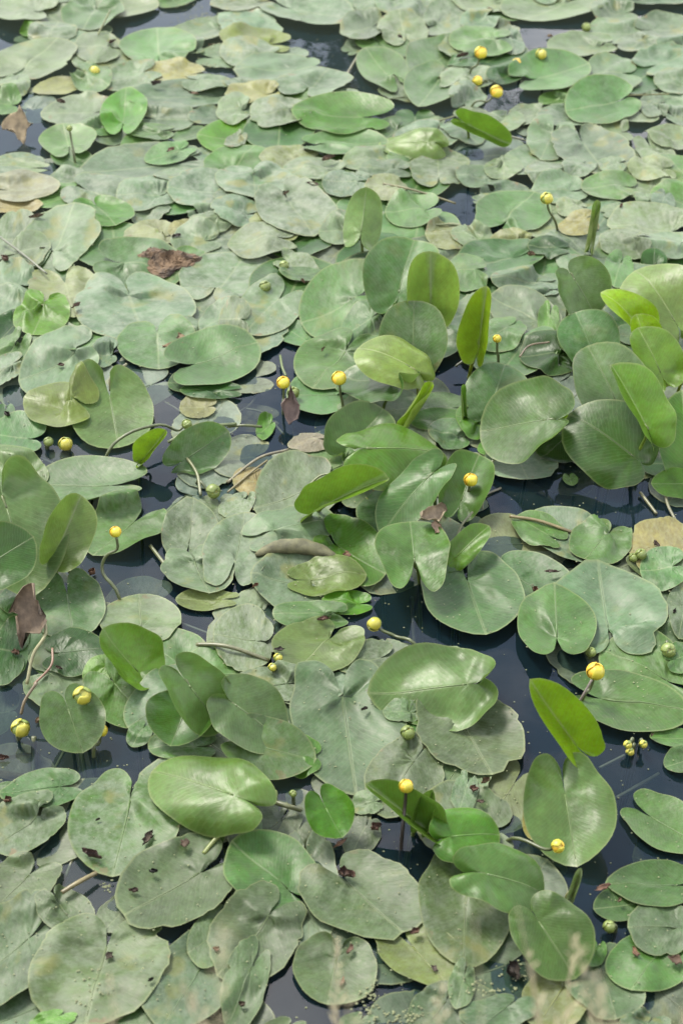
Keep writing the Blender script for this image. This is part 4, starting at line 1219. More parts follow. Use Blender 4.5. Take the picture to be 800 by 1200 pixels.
FL = [
 (0, 0, 333, 250, .02, 46, 'm', (338, 275), 'yellow-green bud lying among the pads near the bare stalk'),
 (0, 0, 245, 450, .10, 26, 'g', (265, 575), 'brown-tipped bud on an upright stalk before a split pad'),
 (2, 0, 90, 185, .10, 50, 'y', (48, 272), 'yellow flower leaning over the far dark water'),
 (2, 0, 216, 224, .015, 46, 'y', (225, 236), 'yellow flower half sunk beside the clean oval pad'),
 (2, 0, 302, 190, .03, 44, 'm', (312, 214), 'greenish bud at the edge of the clean oval pad'),
 (2, 0, 145, 322, .07, 52, 'y', (55, 382), 'yellow flower on a thick leaning stalk over dark water'),
 (2, 0, 78, 284, .02, 42, 'y', (110, 300), 'low yellow flower between the two leaning ones'),
 (2, 0, 460, 95, .02, 36, 'g', (462, 112), 'dark spent bud in the far pale mat'),
 (2, 1, 322, 97, .14, 52, 'm', (358, 222), 'green-yellow bud on a leaning stalk beside the rolled spike'),
 (1, 1, 200, 333, .025, 42, 'g', (185, 352), 'upper green pod beside the angular grey pad'),
 (1, 1, 133, 407, .025, 50, 'g', (120, 430), 'lower green pod beside the angular grey pad'),
 (0, 2, 657, 292, .045, 46, 'g', (365, 428), 'green bud on a long arching stem over blue water', [(560, 293, .06), (440, 330, .06)]),
 (0, 2, 750, 527, .03, 62, 'g', (690, 505), 'greenish bud at the end of a bent pale stem', None),
 (0, 2, 232, 360, .02, 60, 'm', (245, 385), 'yellowish bud under the edge of the yellow-rimmed pad'),
 (0, 2, 172, 353, .02, 42, 'g', (165, 378), 'green bud beside the yellowish bud under the pad edge'),
 (1, 2, 197, 145, .09, 56, 'y', (195, 255), 'yellow flower beside a green bud and the brown curled leaf'),
 (1, 2, 232, 180, .03, 52, 'g', (230, 208), 'green bud just beside the yellow flower'),
 (1, 2, 392, 130, .11, 62, 'y', (406, 258), 'yellow flower on a straight stalk above the wet-ringed pad'),
 (1, 2, 400, 476, .035, 32, 'm', (405, 500), 'uppermost of three small buds behind the boat-shaped leaf'),
 (1, 2, 393, 512, .03, 30, 'm', (400, 530), 'left one of three small buds behind the boat-shaped leaf'),
 (1, 2, 430, 505, .03, 28, 'm', (425, 530), 'right one of three small buds behind the boat-shaped leaf'),
 (2, 1, 147, 590, .09, 36, 'y', (150, 690), 'yellow flower half hidden behind the flame-shaped leaf'),
 (2, 2, 285, 176, .04, 42, 'y', (300, 200), 'small yellow flower floating above the angular raised leaf'),
 (2, 2, 55, 487, .07, 58, 'y', (20, 590), 'yellow flower at the edge of open water beside green leaves'),
 (0, 3, 407, 70, .14, 50, 'y', (425, 318), 'single yellow flower on a bent dark stalk over blue water', [(372, 155, .085), (362, 215, .05)]),
 (1, 3, 515, 393, .03, 62, 'm', (668, 492), 'greenish-yellow bud floating on a slanting stalk', [(590, 437, .012)]),
 (1, 3, 178, 512, .03, 40, 'm', (185, 540), 'upper small bud below the pale wavy pad'),
 (1, 3, 158, 545, .03, 36, 'm', (170, 570), 'lower small bud below the pale wavy pad'),
 (2, 3, 493, 560, .09, 76, 'y', (440, 680), 'large yellow flower open at the top above the smooth oval pad'),
 (2, 3, 652, 148, .03, 48, 'g', (655, 175), 'green bud tucked at the yellow rotting pad'),
 (2, 3, 625, 160, .02, 40, 'g', (632, 185), 'brownish bud touching the green one by the rotting pad'),
 (2, 3, 748, 486, .03, 62, 'g', (735, 470), 'brown-topped green bud over open water'),
 (2, 3, 476, 492, .02, 44, 'g', (470, 515), 'green bud in the shadow of the smooth heart pad'),
 (0, 4, 291, 46, .10, 76, 'm', (245, 90), 'open green-yellow flower bud above the heart-shaped leaf'),
 (0, 4, 357, 168, .04, 56, 'y', (330, 260), 'yellow flower over the dark pool'),
 (0, 4, 75, 160, .04, 78, 'm', (65, 200), 'green and yellow bud half open on the dark water'),
 (1, 4, 627, 364, .12, 60, 'y', (608, 585), 'yellow flower on a straight dark stem beside folded leaves', None, (0.05, 0.04, 0.03, 1)),
 (1, 4, 633, 176, .03, 62, 'g', (625, 205), 'large green bud at the corner of the very large dusty pad'),
 (1, 4, 230, 390, .06, 32, 'g', (232, 430), 'small green bud on a thin upright stem over dark water'),
 (1, 4, 160, 392, .04, 44, 'g', (170, 415), 'greenish bud at the end of the oblong leaf'),
 (2, 4, 360, 575, .08, 56, 'y', (180, 560), 'yellow flower low on a slanting stem at the notched fresh leaf'),
 (2, 4, 605, 218, .03, 36, 'm', (620, 215), 'left one of three small yellow pods on open water'),
 (2, 4, 660, 216, .03, 34, 'm', (645, 220), 'right one of three small yellow pods on open water'),
 (2, 4, 613, 242, .02, 36, 'm', (625, 235), 'lower one of three small yellow pods on open water'),
 (2, 5, 540, 258, .02, 52, 'g', (560, 275), 'curled green bud beside the pad with a red scrap'),
]
for a in FL:
    flower(*a[:9], **({'via': a[9]} if len(a) > 9 and a[9] else {}), **({'stem_col': a[10]} if len(a) > 10 else {}))

# ------------------------------------------------------------------ loose stems
STEMS = [
 (1, 0, [(412, 272, .01), (468, 178, .02)], .007, (.22, .22, .12, 1), 'thick pale floating stem beside the round pad in the dark channel'),
 (1, 0, [(440, 328, .004), (540, 352, .006)], .003, (.14, .16, .06, 1), 'thin green stem in the dark channel'),
 (1, 0, [(458, 377, .006), (545, 352, .012), (622, 340, .01)], .0038, (.14, .17, .06, 1), 'green stem crossing the dark channel'),
 (1, 0, [(685, 440, .006), (795, 408, .02)], .004, (.20, .22, .08, 1), 'yellowish stem running to the bright folded leaf'),
 (0, 0, [(342, 126, .02), (388, 36, .08)], .005, (.18, .21, .07, 1), 'bare green stalk leaning over a round pad'),
 (2, 0, [(125, 462, .006), (245, 492, .006)], .006, (.16, .17, .10, 1), 'grey stem lying beside pale water'),
 (2, 0, [(590, 335, .02), (750, 330, .02)], .004, (.18, .18, .05, 1), 'yellow-green stem across the pale mat'),
 (0, 1, [(0, 232, .03), (90, 300, .035), (165, 362, .03)], .005, (.13, .15, .08, 1), 'grey-green stem crossing the dusty mat'),
 (1, 1, [(545, 45, .03), (660, 70, .03), (800, 115, .02)], .005, (.22, .21, .08, 1), 'yellowish stem beside the brown wet gap'),
 (2, 1, [(-80, 190, .02), (0, 190, .02), (50, 208, .015)], .005, (.14, .17, .06, 1), 'green stem beside the brown wet gap'),
 (2, 1, [(335, 230, .01), (400, 310, .015)], .004, (.22, .20, .11, 1), 'pale bent stem at the foot of the rolled spike'),
 (2, 2, [(0, 88, .03), (60, 45, .05)], .005, (.08, .10, .04, 1), 'dark stem behind the flame-shaped leaf'),
 (2, 2, [(225, 55, .05), (260, 15, .06), (330, 3, .06)], .004, (.20, .15, .08, 1), 'brownish stem above the dark glossy pad'),
 (0, 2, [(388, 175, .02), (392, 120, .045), (445, 80, .04)], .006, (.20, .20, .09, 1), 'bent stem over the wet pad'),
 (0, 2, [(640, 388, .03), (690, 460, .03), (705, 540, .02)], .006, (.20, .22, .10, 1), 'bent pale stem leading to the greenish bud'),
 (0, 2, [(590, 355, .02), (690, 305, .045), (830, 290, .03)], .007, (.15, .20, .06, 1), 'long pale green stem arching past the bud'),
 (1, 2, [(0, 495, .01), (110, 410, .02), (215, 380, .02)], .0055, (.25, .23, .13, 1), 'upper pale stem beside the small rotting pad'),
 (1, 2, [(0, 530, .01), (90, 455, .015), (140, 418, .015)], .004, (.25, .22, .10, 1), 'lower pale stem beside the small rotting pad'),
 (1, 2, [(0, 300, .02), (60, 295, .03), (120, 300, .02)], .0055, (.12, .15, .04, 1), 'green stem stub beside a small upright leaf'),
 (1, 2, [(185, 50, .02), (192, 90, .05), (205, 122, .06)], .005, (.12, .18, .03, 1), 'green stem behind the yellow flower'),
 (1, 2, [(485, 548, .02), (520, 585, .01)], .004, (.20, .26, .05, 1), 'bright thin stem below the boat-shaped leaf'),
 (2, 2, [(95, 590, .004), (102, 520, .02), (120, 470, .03)], .003, (.22, .24, .12, 1), 'pale thin stem rising beside the flower'),
 (2, 2, [(45, 600, -.005), (95, 545, .004), (160, 515, .004)], .005, (.20, .20, .12, 1), 'submerged pale stem below the flower'),
 (2, 2, [(105, 445, .02), (180, 375, .05)], .006, (.18, .22, .07, 1), 'green stem under the angular raised leaf'),
 (2, 2, [(648, 530, .01), (705, 605, .004)], .006, (.22, .22, .10, 1), 'buff stem below the big dark leaf'),
 (2, 2, [(735, 530, .02), (745, 575, .01), (770, 625, .004)], .006, (.24, .24, .12, 1), 'pale stem beside the buff one below the dark leaf'),
 (0, 3, [(188, 245, .01), (212, 175, .05), (245, 105, .10)], .0075, (.22, .28, .07, 1), 'pale green stalk under the edgeways ribbed leaf'),
 (0, 3, [(95, 605, .02), (118, 500, .06), (160, 430, .08), (155, 365, .09)], .006, (.33, .32, .15, 1), 'pale bent stalk hanging beside the dead leaf'),
 (0, 3, [(120, 605, .03), (180, 540, .05), (185, 478, .06)], .004, (.30, .17, .10, 1), 'thin reddish stalk beside the dead leaf'),
 (0, 3, [(528, 118, .01), (578, 182, .012)], .007, (.16, .18, .07, 1), 'stub of stem beside the dusty oval pad'),
 (0, 3, [(630, 388, -.02), (755, 435, -.01)], .005, (.28, .28, .20, 1), 'thin submerged stem in blue water'),
 (0, 3, [(690, 350, -.03), (770, 410, -.02)], .006, (.20, .24, .10, 1), 'green submerged stem in blue water'),
 (0, 3, [(690, 465, .02), (760, 466, .03), (830, 480, .03), (945, 522, .015)], .007, (.19, .20, .09, 1), 'thick stem lying across the wet pads'),
 (2, 3, [(190, 15, .02), (290, 30, .02), (422, 75, .01)], .006, (.24, .20, .08, 1), 'yellow-brown floating stalk beside the small notched pad'),
 (2, 3, [(330, -8, .004), (400, 10, .006), (460, 50, .004)], .0035, (.22, .17, .10, 1), 'thin brown stem over open water'),
 (1, 4, [(140, 412, .03), (200, 430, .035), (258, 447, .02)], .008, (.20, .22, .10, 1), 'thick pale stem leading to the cupped leaf'),
 (1, 4, [(130, 455, -.01), (180, 500, -.02)], .007, (.16, .17, .08, 1), 'short sunken stem beside the green bud'),
 (0, 4, [(285, 240, -.03), (305, 370, -.05)], .009, (.18, .22, .06, 1), 'green submerged stem in the dark pool'),
 (0, 4, [(120, 190, .0), (118, 320, -.03)], .009, (.16, .18, .07, 1), 'sunken stem below the half open bud'),
 (0, 4, [(195, 300, -.02), (232, 230, -.02)], .006, (.18, .20, .07, 1), 'short sunken stem beside the brown pad'),
 (0, 4, [(75, 110, .03), (90, 60, .06), (130, 0, .09)], .005, (.28, .22, .13, 1), 'buff stalk rising from the half open bud'),
 (0, 4, [(715, 600, .012), (760, 545, .022), (815, 490, .03)], .007, (.22, .27, .06, 1), 'yellow-green stem under the oblong leaf'),
 (0, 5, [(218, 118, -.01), (262, 5, .0)], .006, (.20, .21, .08, 1), 'green stem in the gap below the speckled pad'),
 (0, 5, [(218, 138, .02), (270, 105, .025), (340, 68, .02)], .007, (.26, .22, .09, 1), 'brown-yellow stem across the gap below the speckled pad'),
 (2, 4, [(430, 75, .10), (450, 40, .12), (478, -10, .14)], .004, (.19, .16, .12, 1), 'thin stalk over the broad smooth oval pad'),
 (2, 4, [(505, 300, -.02), (595, 255, -.005)], .006, (.22, .22, .15, 1), 'submerged stem of the yellow pods'),
 (2, 4, [(565, 405, -.06), (715, 320, -.05)], .007, (.20, .20, .13, 1), 'faint submerged stem in open water'),
 (1, 3, [(655, 470, -.05), (645, 300, -.06)], .006, (.20, .20, .13, 1), 'faint sunken stem below the heart-shaped leaf'),
 (1, 2, [(60, 235, -.012), (130, 255, -.006), (200, 330, -.01)], .005, (.22, .20, .10, 1), 'sunken buff stem before the brown curled leaf'),
 (1, 2, [(10, 260, -.015), (70, 230, -.01), (120, 170, -.02)], .004, (.25, .22, .14, 1), 'pale sunken stem beside the yellow flower'),
 (1, 2, [(290, 500, .012), (330, 470, .025), (385, 465, .03)], .004, (.16, .20, .06, 1), 'thin green stem leading to the three small buds'),
 (1, 2, [(570, 480, .01), (545, 545, .012), (525, 600, .008)], .004, (.18, .24, .06, 1), 'green stem beside the yellow pad under the ribbed leaf'),
 (0, 2, [(575, 210, -.01), (640, 255, -.015), (660, 330, -.03)], .004, (.22, .22, .12, 1), 'sunken pale stem below the yellow dying pad'),
 (0, 2, [(140, 410, -.01), (230, 440, -.02), (330, 430, -.03)], .005, (.18, .20, .10, 1), 'sunken stem beside the two hidden buds'),
 (2, 3, [(0, 110, .02), (20, 50, .04), (60, 0, .05)], .005, (.16, .18, .07, 1), 'green stem beside the papery dried flower'),
 (2, 3, [(35, 190, -.005), (45, 150, .02), (40, 90, .03)], .005, (.22, .17, .06, 1), 'yellow-brown stem at the notch of the jagged pad'),
 (0, 4, [(340, 230, -.03), (355, 290, -.05), (350, 340, -.06)], .006, (.16, .15, .08, 1), 'brown sunken stem in the dark pool'),
 (2, 2, [(700, 180, .05), (705, 230, .03), (715, 290, .01)], .005, (.10, .12, .04, 1), 'dark stem between the bright leaves'),
]
for c, r, pts, rad, colr, lab in STEMS:
    W = [unproj(*cpx(c, r, x, y), z) for x, y, z in pts]
    # floating stems rest on whatever already lies there
    W = [p + np.array((0, 0, 0.0)) for p in W]
    org = W[0].copy()
    V, F = tube([p - org for p in spline(W, 18)], [rad * 0.62] * len(spline(W, 18)), 8)
    o = mesh_obj('lily_petiole', V, F, M_STEM, None, True, colr)
    o.location = tuple(org)
    tag(o, lab, 'stem', 'loose stems among the pads')


# ------------------------------------------------------------------ dead scraps
def scrap(c, r, x, y, wpx, hpx, colr, label, h=None, name='dead_leaf_scrap', curl=1.0, rot=0.0, stand=0.0):
    px, py = cpx(c, r, x, y)
    C = unproj(px, py, 0.0)
    if h is None:
        hh = h_get(np.array([C[0]]), np.array([C[1]]))[0]
        h = float(hh) + 0.003
    C = unproj(px, py, h)
    dist = np.linalg.norm(C - np.array((0, 0, CAM_H)))
    sc = dist / FPX / 2.996
    a, bq = wpx * sc * 0.5, hpx * sc * 0.5 / (0.75 if stand == 0 else 0.8)
    if not stand:
        a, bq = a * 0.70, bq * 0.48
        colr = (0.50 * colr[0], 0.30 * colr[1] + 0.12 * colr[0], 0.2 * colr[2] + 0.06 * colr[0])
    q = np.random.default_rng(int(px * 13 + py * 7))
    V, F = [], []
    n, m = 9, 7
    ph = q.uniform(0, 6, 4)
    for layer in (0, 1):
        for i in range(n):
            s = i / (n - 1) * 2 - 1
            wid = max(0.06, (1 - abs(s) ** 2.3)) * (1 + 0.3 * math.sin(4 * s + ph[0]) + 0.18 * math.sin(9 * s + ph[3]))
            for j in range(m):
                v = j / (m - 1) * 2 - 1
                xx = a * s + 0.3 * a * v * math.sin(3 * s + ph[1]) + 0.12 * a * math.sin(7 * v + 5 * s + ph[2])
                ang = v * curl * 1.4
                yy = bq * wid * math.sin(ang) / max(0.5, curl)
                zz = min(a, bq) * (0.6 * curl * (1 - math.cos(ang)) + 0.22 * math.sin(3 * s + ph[2]) * math.cos(2 * v + ph[3]) + 0.25)
                if stand:
                    yy, zz = yy * (1 - stand) - zz * stand, zz * (1 - stand) + (yy + bq) * stand
                V.append((xx, yy, zz + (0.0 if layer else 0.0012)))
    nm = n * m
    for layer in (0, 1):
        for i in range(n - 1):
            for j in range(m - 1):
                k = layer * nm + i * m + j
                f = (k, k + m, k + m + 1, k + 1)
                F.append(f[::-1] if layer else f)
    for i in range(n - 1):
        for j in (0, m - 1):
            k = i * m + j
            F.append((k, k + m, k + m + nm, k + nm) if j else (k, k + nm, k + m + nm, k + m))
    for j in range(m - 1):
        for i in (0, n - 1):
            k = i * m + j
            F.append((k, k + 1, k + 1 + nm, k + nm) if i == 0 else (k, k + nm, k + 1 + nm, k + 1))
    o = mesh_obj(name, V, F, M_DEAD, None, True, (*colr, 1))
    o.location = tuple(C)
    o.rotation_euler = (0, 0, math.radians(rot))
    tag(o, label, 'dead leaf', 'dead scraps on the pads')
    return o


RED, BRN, DRK, BUF = (0.28, 0.10, 0.06), (0.16, 0.08, 0.05), (0.07, 0.045, 0.035), (0.38, 0.27, 0.16)
SC = [
 (0, 0, 600, 530, 40, 30, RED, 'red scrap on the large ragged pad'), (0, 0, 680, 330, 45, 22, (.32, .18, .09), 'orange-brown scrap on a far dusty pad'),
 (0, 0, 215, 362, 40, 22, BRN, 'brown scrap at the rim of a pale pad'), (0, 0, 395, 150, 36, 20, BRN, 'brown scrap beside the wide heart pad'), (0, 0, 550, 298, 40, 26, DRK, 'dark scrap beside a yellow pad'),
 (0, 0, 765, 165, 80, 24, BUF, 'buff litter on a far pad beside dark water'),
 (1, 0, 355, 560, 70, 28, (.22, .13, .08), 'brown scrap on a long pad below the light smooth pad'), (1, 0, 605, 134, 24, 18, (.12, .05, .05), 'dark red spot scrap on the grey pad by the channel'),
 (2, 0, 330, 130, 26, 26, BUF, 'buff fluff floating on pale water'), (2, 0, 25, 200, 60, 30, BRN, 'brown spent bloom beside the far yellow flower'), (2, 0, 120, 35, 30, 14, (.34, .2, .12), 'orange scrap in the far pale mat'),
 (0, 1, 20, 318, 40, 34, (.22, .10, .07), 'red-brown scrap on the dusty mat beside a stem'), (0, 1, 620, 232, 44, 26, DRK, 'dark scrap above the rotting clump'), (0, 1, 268, 478, 44, 28, (.20, .10, .07), 'brown blot scrap on the cream-cornered pad'),
 (0, 1, 130, 165, 60, 26, (.20, .14, .09), 'brown scrap beside the buff dying pad'), (0, 1, 150, 276, 24, 14, DRK, 'dark speck scrap on the notched dusty pad'), (0, 1, 635, 595, 80, 40, (.40, .28, .18), 'tan scrap above the large raised pad'),
 (1, 1, 300, 50, 60, 24, BRN, 'brown scrap at the edge of a far pad'), (1, 1, 265, 392, 36, 20, (.32, .16, .09), 'orange scrap on the small green pad'), (1, 1, 205, 82, 40, 16, (.25, .17, .08), 'tan scrap at the rim of the broad grey pad'),
 (2, 1, 580, 128, 24, 18, RED, 'red speck scrap beside the clean half-hidden pad'), (2, 1, 265, 300, 30, 40, (.36, .24, .16), 'pale dry scrap at the wide smooth pad'),
 (0, 2, 215, 87, 30, 28, (.16, .07, .06), 'brown spot scrap on the dusty grey pad'), (0, 2, 28, 265, 30, 40, DRK, 'dark scrap on a dark pad at the mat edge'), (0, 2, 610, 20, 100, 50, (.42, .30, .20), 'large tan dry scrap behind the raised pad'),
 (1, 2, 335, 30, 36, 16, (.45, .30, .26), 'pinkish scrap behind the wet-ringed pad'),
 (0, 3, 326, 220, 36, 50, (.30, .12, .06), 'orange-brown scrap at the foot of the single flower'), (0, 3, 55, 497, 40, 40, (.30, .14, .08), 'red-brown scrap on dark leaves beside the dead leaf'), (0, 3, 208, 550, 36, 22, BRN, 'brown scrap on the dark glossy leaf'),
 (1, 3, 98, 262, 32, 24, (.42, .18, .10), 'orange petal scrap at the edge of the wide dusty pad'), (1, 3, 418, 157, 40, 48, (.38, .16, .07), 'orange curled scrap at the midrib of the fresh pad'), (1, 3, 338, 379, 54, 32, (.22, .08, .06), 'dark red scrap on the half dusty pad'),
 (1, 3, 182, 485, 44, 30, DRK, 'dark scrap at the wavy pad edge'),
 (2, 3, 282, 282, 54, 36, (.32, .11, .06), 'red-brown scrap between the jagged pad and the ribbed pad'), (2, 3, 340, 212, 60, 22, (.16, .10, .09), 'dark rotting scrap on the wet pad'), (2, 3, 768, 352, 30, 18, DRK, 'dark scrap on a pale pad beside the rotting pad'),
 (2, 3, 705, 120, 40, 30, (.17, .12, .11), 'grey-brown blot on the rotting pad'),
 (0, 4, 30, 418, 34, 60, (.28, .10, .05), 'red-brown curled scrap on the whitish pad'), (0, 4, 140, 132, 50, 30, (.40, .26, .16), 'buff scrap beside the half open bud'), (0, 4, 12, 270, 50, 36, (.25, .10, .08), 'reddish scrap on the sunken brown pad'), (0, 4, 650, 570, 40, 60, (.18, .10, .05), 'brown scrap beside the speckled pad'),
 (0, 4, 626, 465, 22, 22, DRK, 'dark speck scrap at the rim of the speckled pad'), (0, 4, 345, 483, 22, 14, DRK, 'small dark speck on the speckled pad'), (0, 4, 520, 552, 80, 50, (.12, .085, .05), 'brown blotch on the speckled pad'),
 (1, 4, 480, 95, 34, 22, DRK, 'dark scrap on the very large dusty pad'), (1, 4, 395, 565, 80, 24, (.34, .14, .06), 'orange-brown leaf strip below the cupped leaf'), (1, 4, 520, 515, 50, 50, (.22, .09, .09), 'pinkish scrap in the water by the dark stem'),
 (2, 4, 65, 378, 36, 50, (.30, .09, .05), 'red scrap on the waterlogged pad'), (2, 4, 105, 350, 50, 40, (.42, .30, .16), 'tan scrap on the waterlogged pad'), (2, 4, 90, 420, 34, 24, BRN, 'small brown scrap on the waterlogged pad'), (2, 4, 690, 185, 26, 14, (.4, .28, .2), 'tan speck at the edge of the broad oval pad'),
 (0, 5, 325, 12, 90, 50, (.17, .08, .09), 'dark red-brown blotch on the near rim of the speckled pad'), (0, 5, 540, 68, 36, 30, (.02, .02, .02), 'black scrap on the dusty pad beside the speckled one'), (0, 5, 470, 135, 44, 30, (.20, .11, .10), 'brown blot on the dusty pad beside the speckled one'), (0, 5, 530, 448, 26, 22, (.02, .02, .02), 'black hole-like scrap on the broad stained pad'),
 (0, 5, 385, 365, 40, 40, (.18, .13, .07), 'brown blot at the notch of the broad stained pad'), (0, 5, 760, 340, 30, 30, (.30, .16, .08), 'tan speck on a pad near the bank'),
 (1, 5, 415, 80, 80, 70, (.20, .08, .07), 'red-brown crumpled scrap in the notch of the patchy pad'), (1, 5, 430, 340, 54, 30, (.24, .11, .07), 'brown scrap at the near edge of the patchy pad'), (1, 5, 655, 278, 50, 44, (.30, .10, .06), 'red-brown scrap beside the yellow-green corner'), (1, 5, 402, 455, 18, 60, (.30, .12, .05), 'thin rusty sliver on a pad near the bank'), (1, 5, 50, 535, 30, 40, (.16, .10, .05), 'brown blot on a pad near the bank'), (1, 5, 725, 405, 44, 26, (.14, .10, .09), 'grey-brown scrap on the yellow-cornered pad'),
 (2, 5, 515, 125, 70, 36, (.34, .14, .10), 'reddish leaf floating beside the folded pale leaf'), (2, 5, 630, 350, 50, 34, (.36, .15, .07), 'red-orange scrap on the smooth pad by the curled bud'), (2, 5, 200, 425, 90, 90, (.07, .05, .035), 'dark rotting scrap below the dark heart leaf'), (2, 5, 575, 168, 24, 26, (.40, .30, .18), 'tan speck on the pointed pad'), (2, 5, 770, 380, 60, 60, (.25, .14, .10), 'brown blot on the pad behind the dry grass'),
]
for a in SC:
    scrap(*a, curl=1.0 + 0.7 * ((a[2] * 3 + a[3]) % 10) / 10, rot=(a[2] * 7 + a[3]) % 140 - 70)
scrap(1, 2, 222, 268, 60, 150, (.20, .14, .11), 'brown curled dead leaf standing beside the yellow flower', 0.01, 'dead_leaf', 1.3, 0, .62)
scrap(0, 3, 125, 440, 100, 300, (.25, .185, .115), 'long dead brown leaf hanging folded beside pale stalks', 0.03, 'dead_leaf', 1.3, -8, .6)
scrap(0, 0, 65, 478, 90, 100, (.34, .27, .15), 'tan dry leaf standing out of blue water', 0.005, 'dead_leaf', 0.8, 25, .5)
scrap(1, 3, 715, 30, 90, 80, (.40, .32, .20), 'dried papery flower remains on the dark heart leaf', 0.10, 'dead_flower', 1.2, 20, .4)
scrap(1, 3, 735, 75, 40, 60, (.36, .25, .15), 'papery dead petal below the dried flower', 0.09, 'dead_flower', 1.0, 60, .4)

# dried rolled edge on the dusty pad
A = [unproj(*cpx(1, 3, x, y), z) for x, y, z in ((98, 152, .02), (170, 122, .032), (260, 118, .036), (340, 140, .03), (392, 170, .02))]
pts = spline(A, 22)
rad = [0.0195 * max(0.08, math.sin(math.pi * (0.04 + 0.92 * i / (len(pts) - 1)))) ** 0.7 for i in range(len(pts))]
V, F = tube([p - A[0] for p in pts], rad, 12)
V = [v * np.array((1, 1, 0.85)) + np.array((0, 0, 0.002 * math.sin(i * 1.7))) for i, v in enumerate(V)]
o = mesh_obj('dried_leaf_roll', V, F, M_DEAD, None, True, (.15, .15, .065, 1))
o.location = tuple(A[0])
tag(o, 'dried olive-brown rolled leaf edge lying across the dusty pad', 'dead leaf', 'dead scraps on the pads')

# the brown rotting clump
q = np.random.default_rng(3)
c0 = unproj(*cpx(0, 1, 585, 325), 0.01)
V, F = [], []
nu, nv = 44, 22
for j in range(nv + 1):
    th = j / nv * math.pi / 2 * 1.05
    for i in range(nu):
        a = 2 * math.pi * i / nu
        rr_ = 1 + 0.16 * math.sin(3 * a + 1) + 0.10 * math.sin(7 * a) + q.normal(0, 0.05)
        V.append((0.088 * rr_ * math.sin(th) * math.cos(a), 0.066 * rr_ * math.sin(th) * math.sin(a), 0.028 * math.cos(th) * (1 + 0.3 * math.sin(2 * a + 3 * th)) * (1 + q.normal(0, 0.10))))
for j in range(nv):
    for i in range(nu):
        F.append((j * nu + i, (j + 1) * nu + i, (j + 1) * nu + (i + 1) % nu, j * nu + (i + 1) % nu))
o = mesh_obj('rotting_clump', V, F, M_ROT, None, False)
o.location = tuple(c0)
tag(o, 'crumbling brown clump of rotten plant matter on the pads', 'plant debris')

# ------------------------------------------------------------------ specks of duckweed and pollen
V, F = [], []
q = np.random.default_rng(11)


def speck(x, y, z, s):
    n0 = len(V)
    ph = q.uniform(0, 6)
    for k in range(5):
        a = ph + 2 * math.pi * k / 5
        V.append((x + s * math.cos(a), y + s * 0.8 * math.sin(a), z))
    V.append((x, y, z + s * 0.5))
    for k in range(5):
        F.append((n0 + k, n0 + (k + 1) % 5, n0 + 5))


for _ in range(2200):
    px, py = q.uniform(-10, 810), q.uniform(0, 1210)
    p = unproj(px, py, 0)
    h = float(h_get(np.array([p[0]]), np.array([p[1]]))[0])
    if h < 0.002 and q.random() < 0.35:
        continue
    speck(p[0], p[1], h + 0.0015, q.uniform(0.0008, 0.0024))
clusters = [(0, 0, 690, 60, 110, 50, 150), (0, 0, 740, 165, 60, 20, 60), (1, 0, 20, 100, 40, 25, 40), (1, 5, 500, 530, 40, 60, 60), (1, 5, 620, 580, 60, 30, 50), (2, 5, 210, 440, 40, 40, 40), (2, 5, 100, 490, 60, 40, 30), (0, 5, 380, 120, 30, 20, 16), (0, 5, 310, 470, 60, 80, 30), (0, 0, 740, 245, 80, 25, 60)]
for c, r, x, y, sx, sy, n in clusters:
    for _ in range(n):
        p = unproj(*cpx(c, r, x + q.normal() * sx * .6, y + q.normal() * sy * .6), 0)
        h = float(h_get(np.array([p[0]]), np.array([p[1]]))[0])
        speck(p[0], p[1], h + 0.001, q.uniform(0.0012, 0.0034))
o = mesh_obj('duckweed', V, F, M_SPECK, None, False)
o['kind'] = 'stuff'
o['label'] = 'pale specks of duckweed and pollen on pads and water'

# ------------------------------------------------------------------ dry grass on the bank, tips reaching into view
def grass_clump(name, seeds, rng_, label=None):
    V, F = [], []
    for (x, y, z0, hgt, lean, az, head) in seeds:
        dx, dy = math.cos(az) * lean, math.sin(az) * lean
        pts = [np.array((x + dx * t * t * hgt, y + dy * t * t * hgt, z0 + hgt * t * (1 - 0.15 * lean * t))) for t in np.linspace(0, 1, 9)]
        v, f = tube(pts, np.linspace(0.0010, 0.0004, 9), 4)
        n0 = len(V)
        V += v
        F += [tuple(i + n0 for i in ff) for ff in f]
        if head:
            for k in range(16):
                t = 0.68 + 0.32 * k / 16
                p = np.array((x + dx * t * t * hgt, y + dy * t * t * hgt, z0 + hgt * t * (1 - 0.15 * lean * t)))
                a = rng_.uniform(0, 6.28)
                l = 0.010 + 0.026 * (1 - k / 16) * rng_.uniform(.5, 1)
                d = np.array((math.cos(a) * 0.6, math.sin(a) * 0.6, 0.8)) * l
                s = np.array((-math.sin(a), math.cos(a), 0)) * 0.0016
                n0 = len(V)
                V += [p - s * .3, p + s * .3, p + d * .6 + s, p + d * .6 - s, p + d]
                F += [(n0, n0 + 1, n0 + 2, n0 + 3), (n0 + 3, n0 + 2, n0 + 4)]
    o = mesh_obj(name, V, F, M_STRAW, None, False)
    o['kind'] = 'stuff'
    if label:
        o['label'] = label
    return o


def bank_z(y):
    ys = [p[0] for p in bank_prof]
    zs = [p[1] for p in bank_prof]
    return float(np.interp(y, ys, zs))


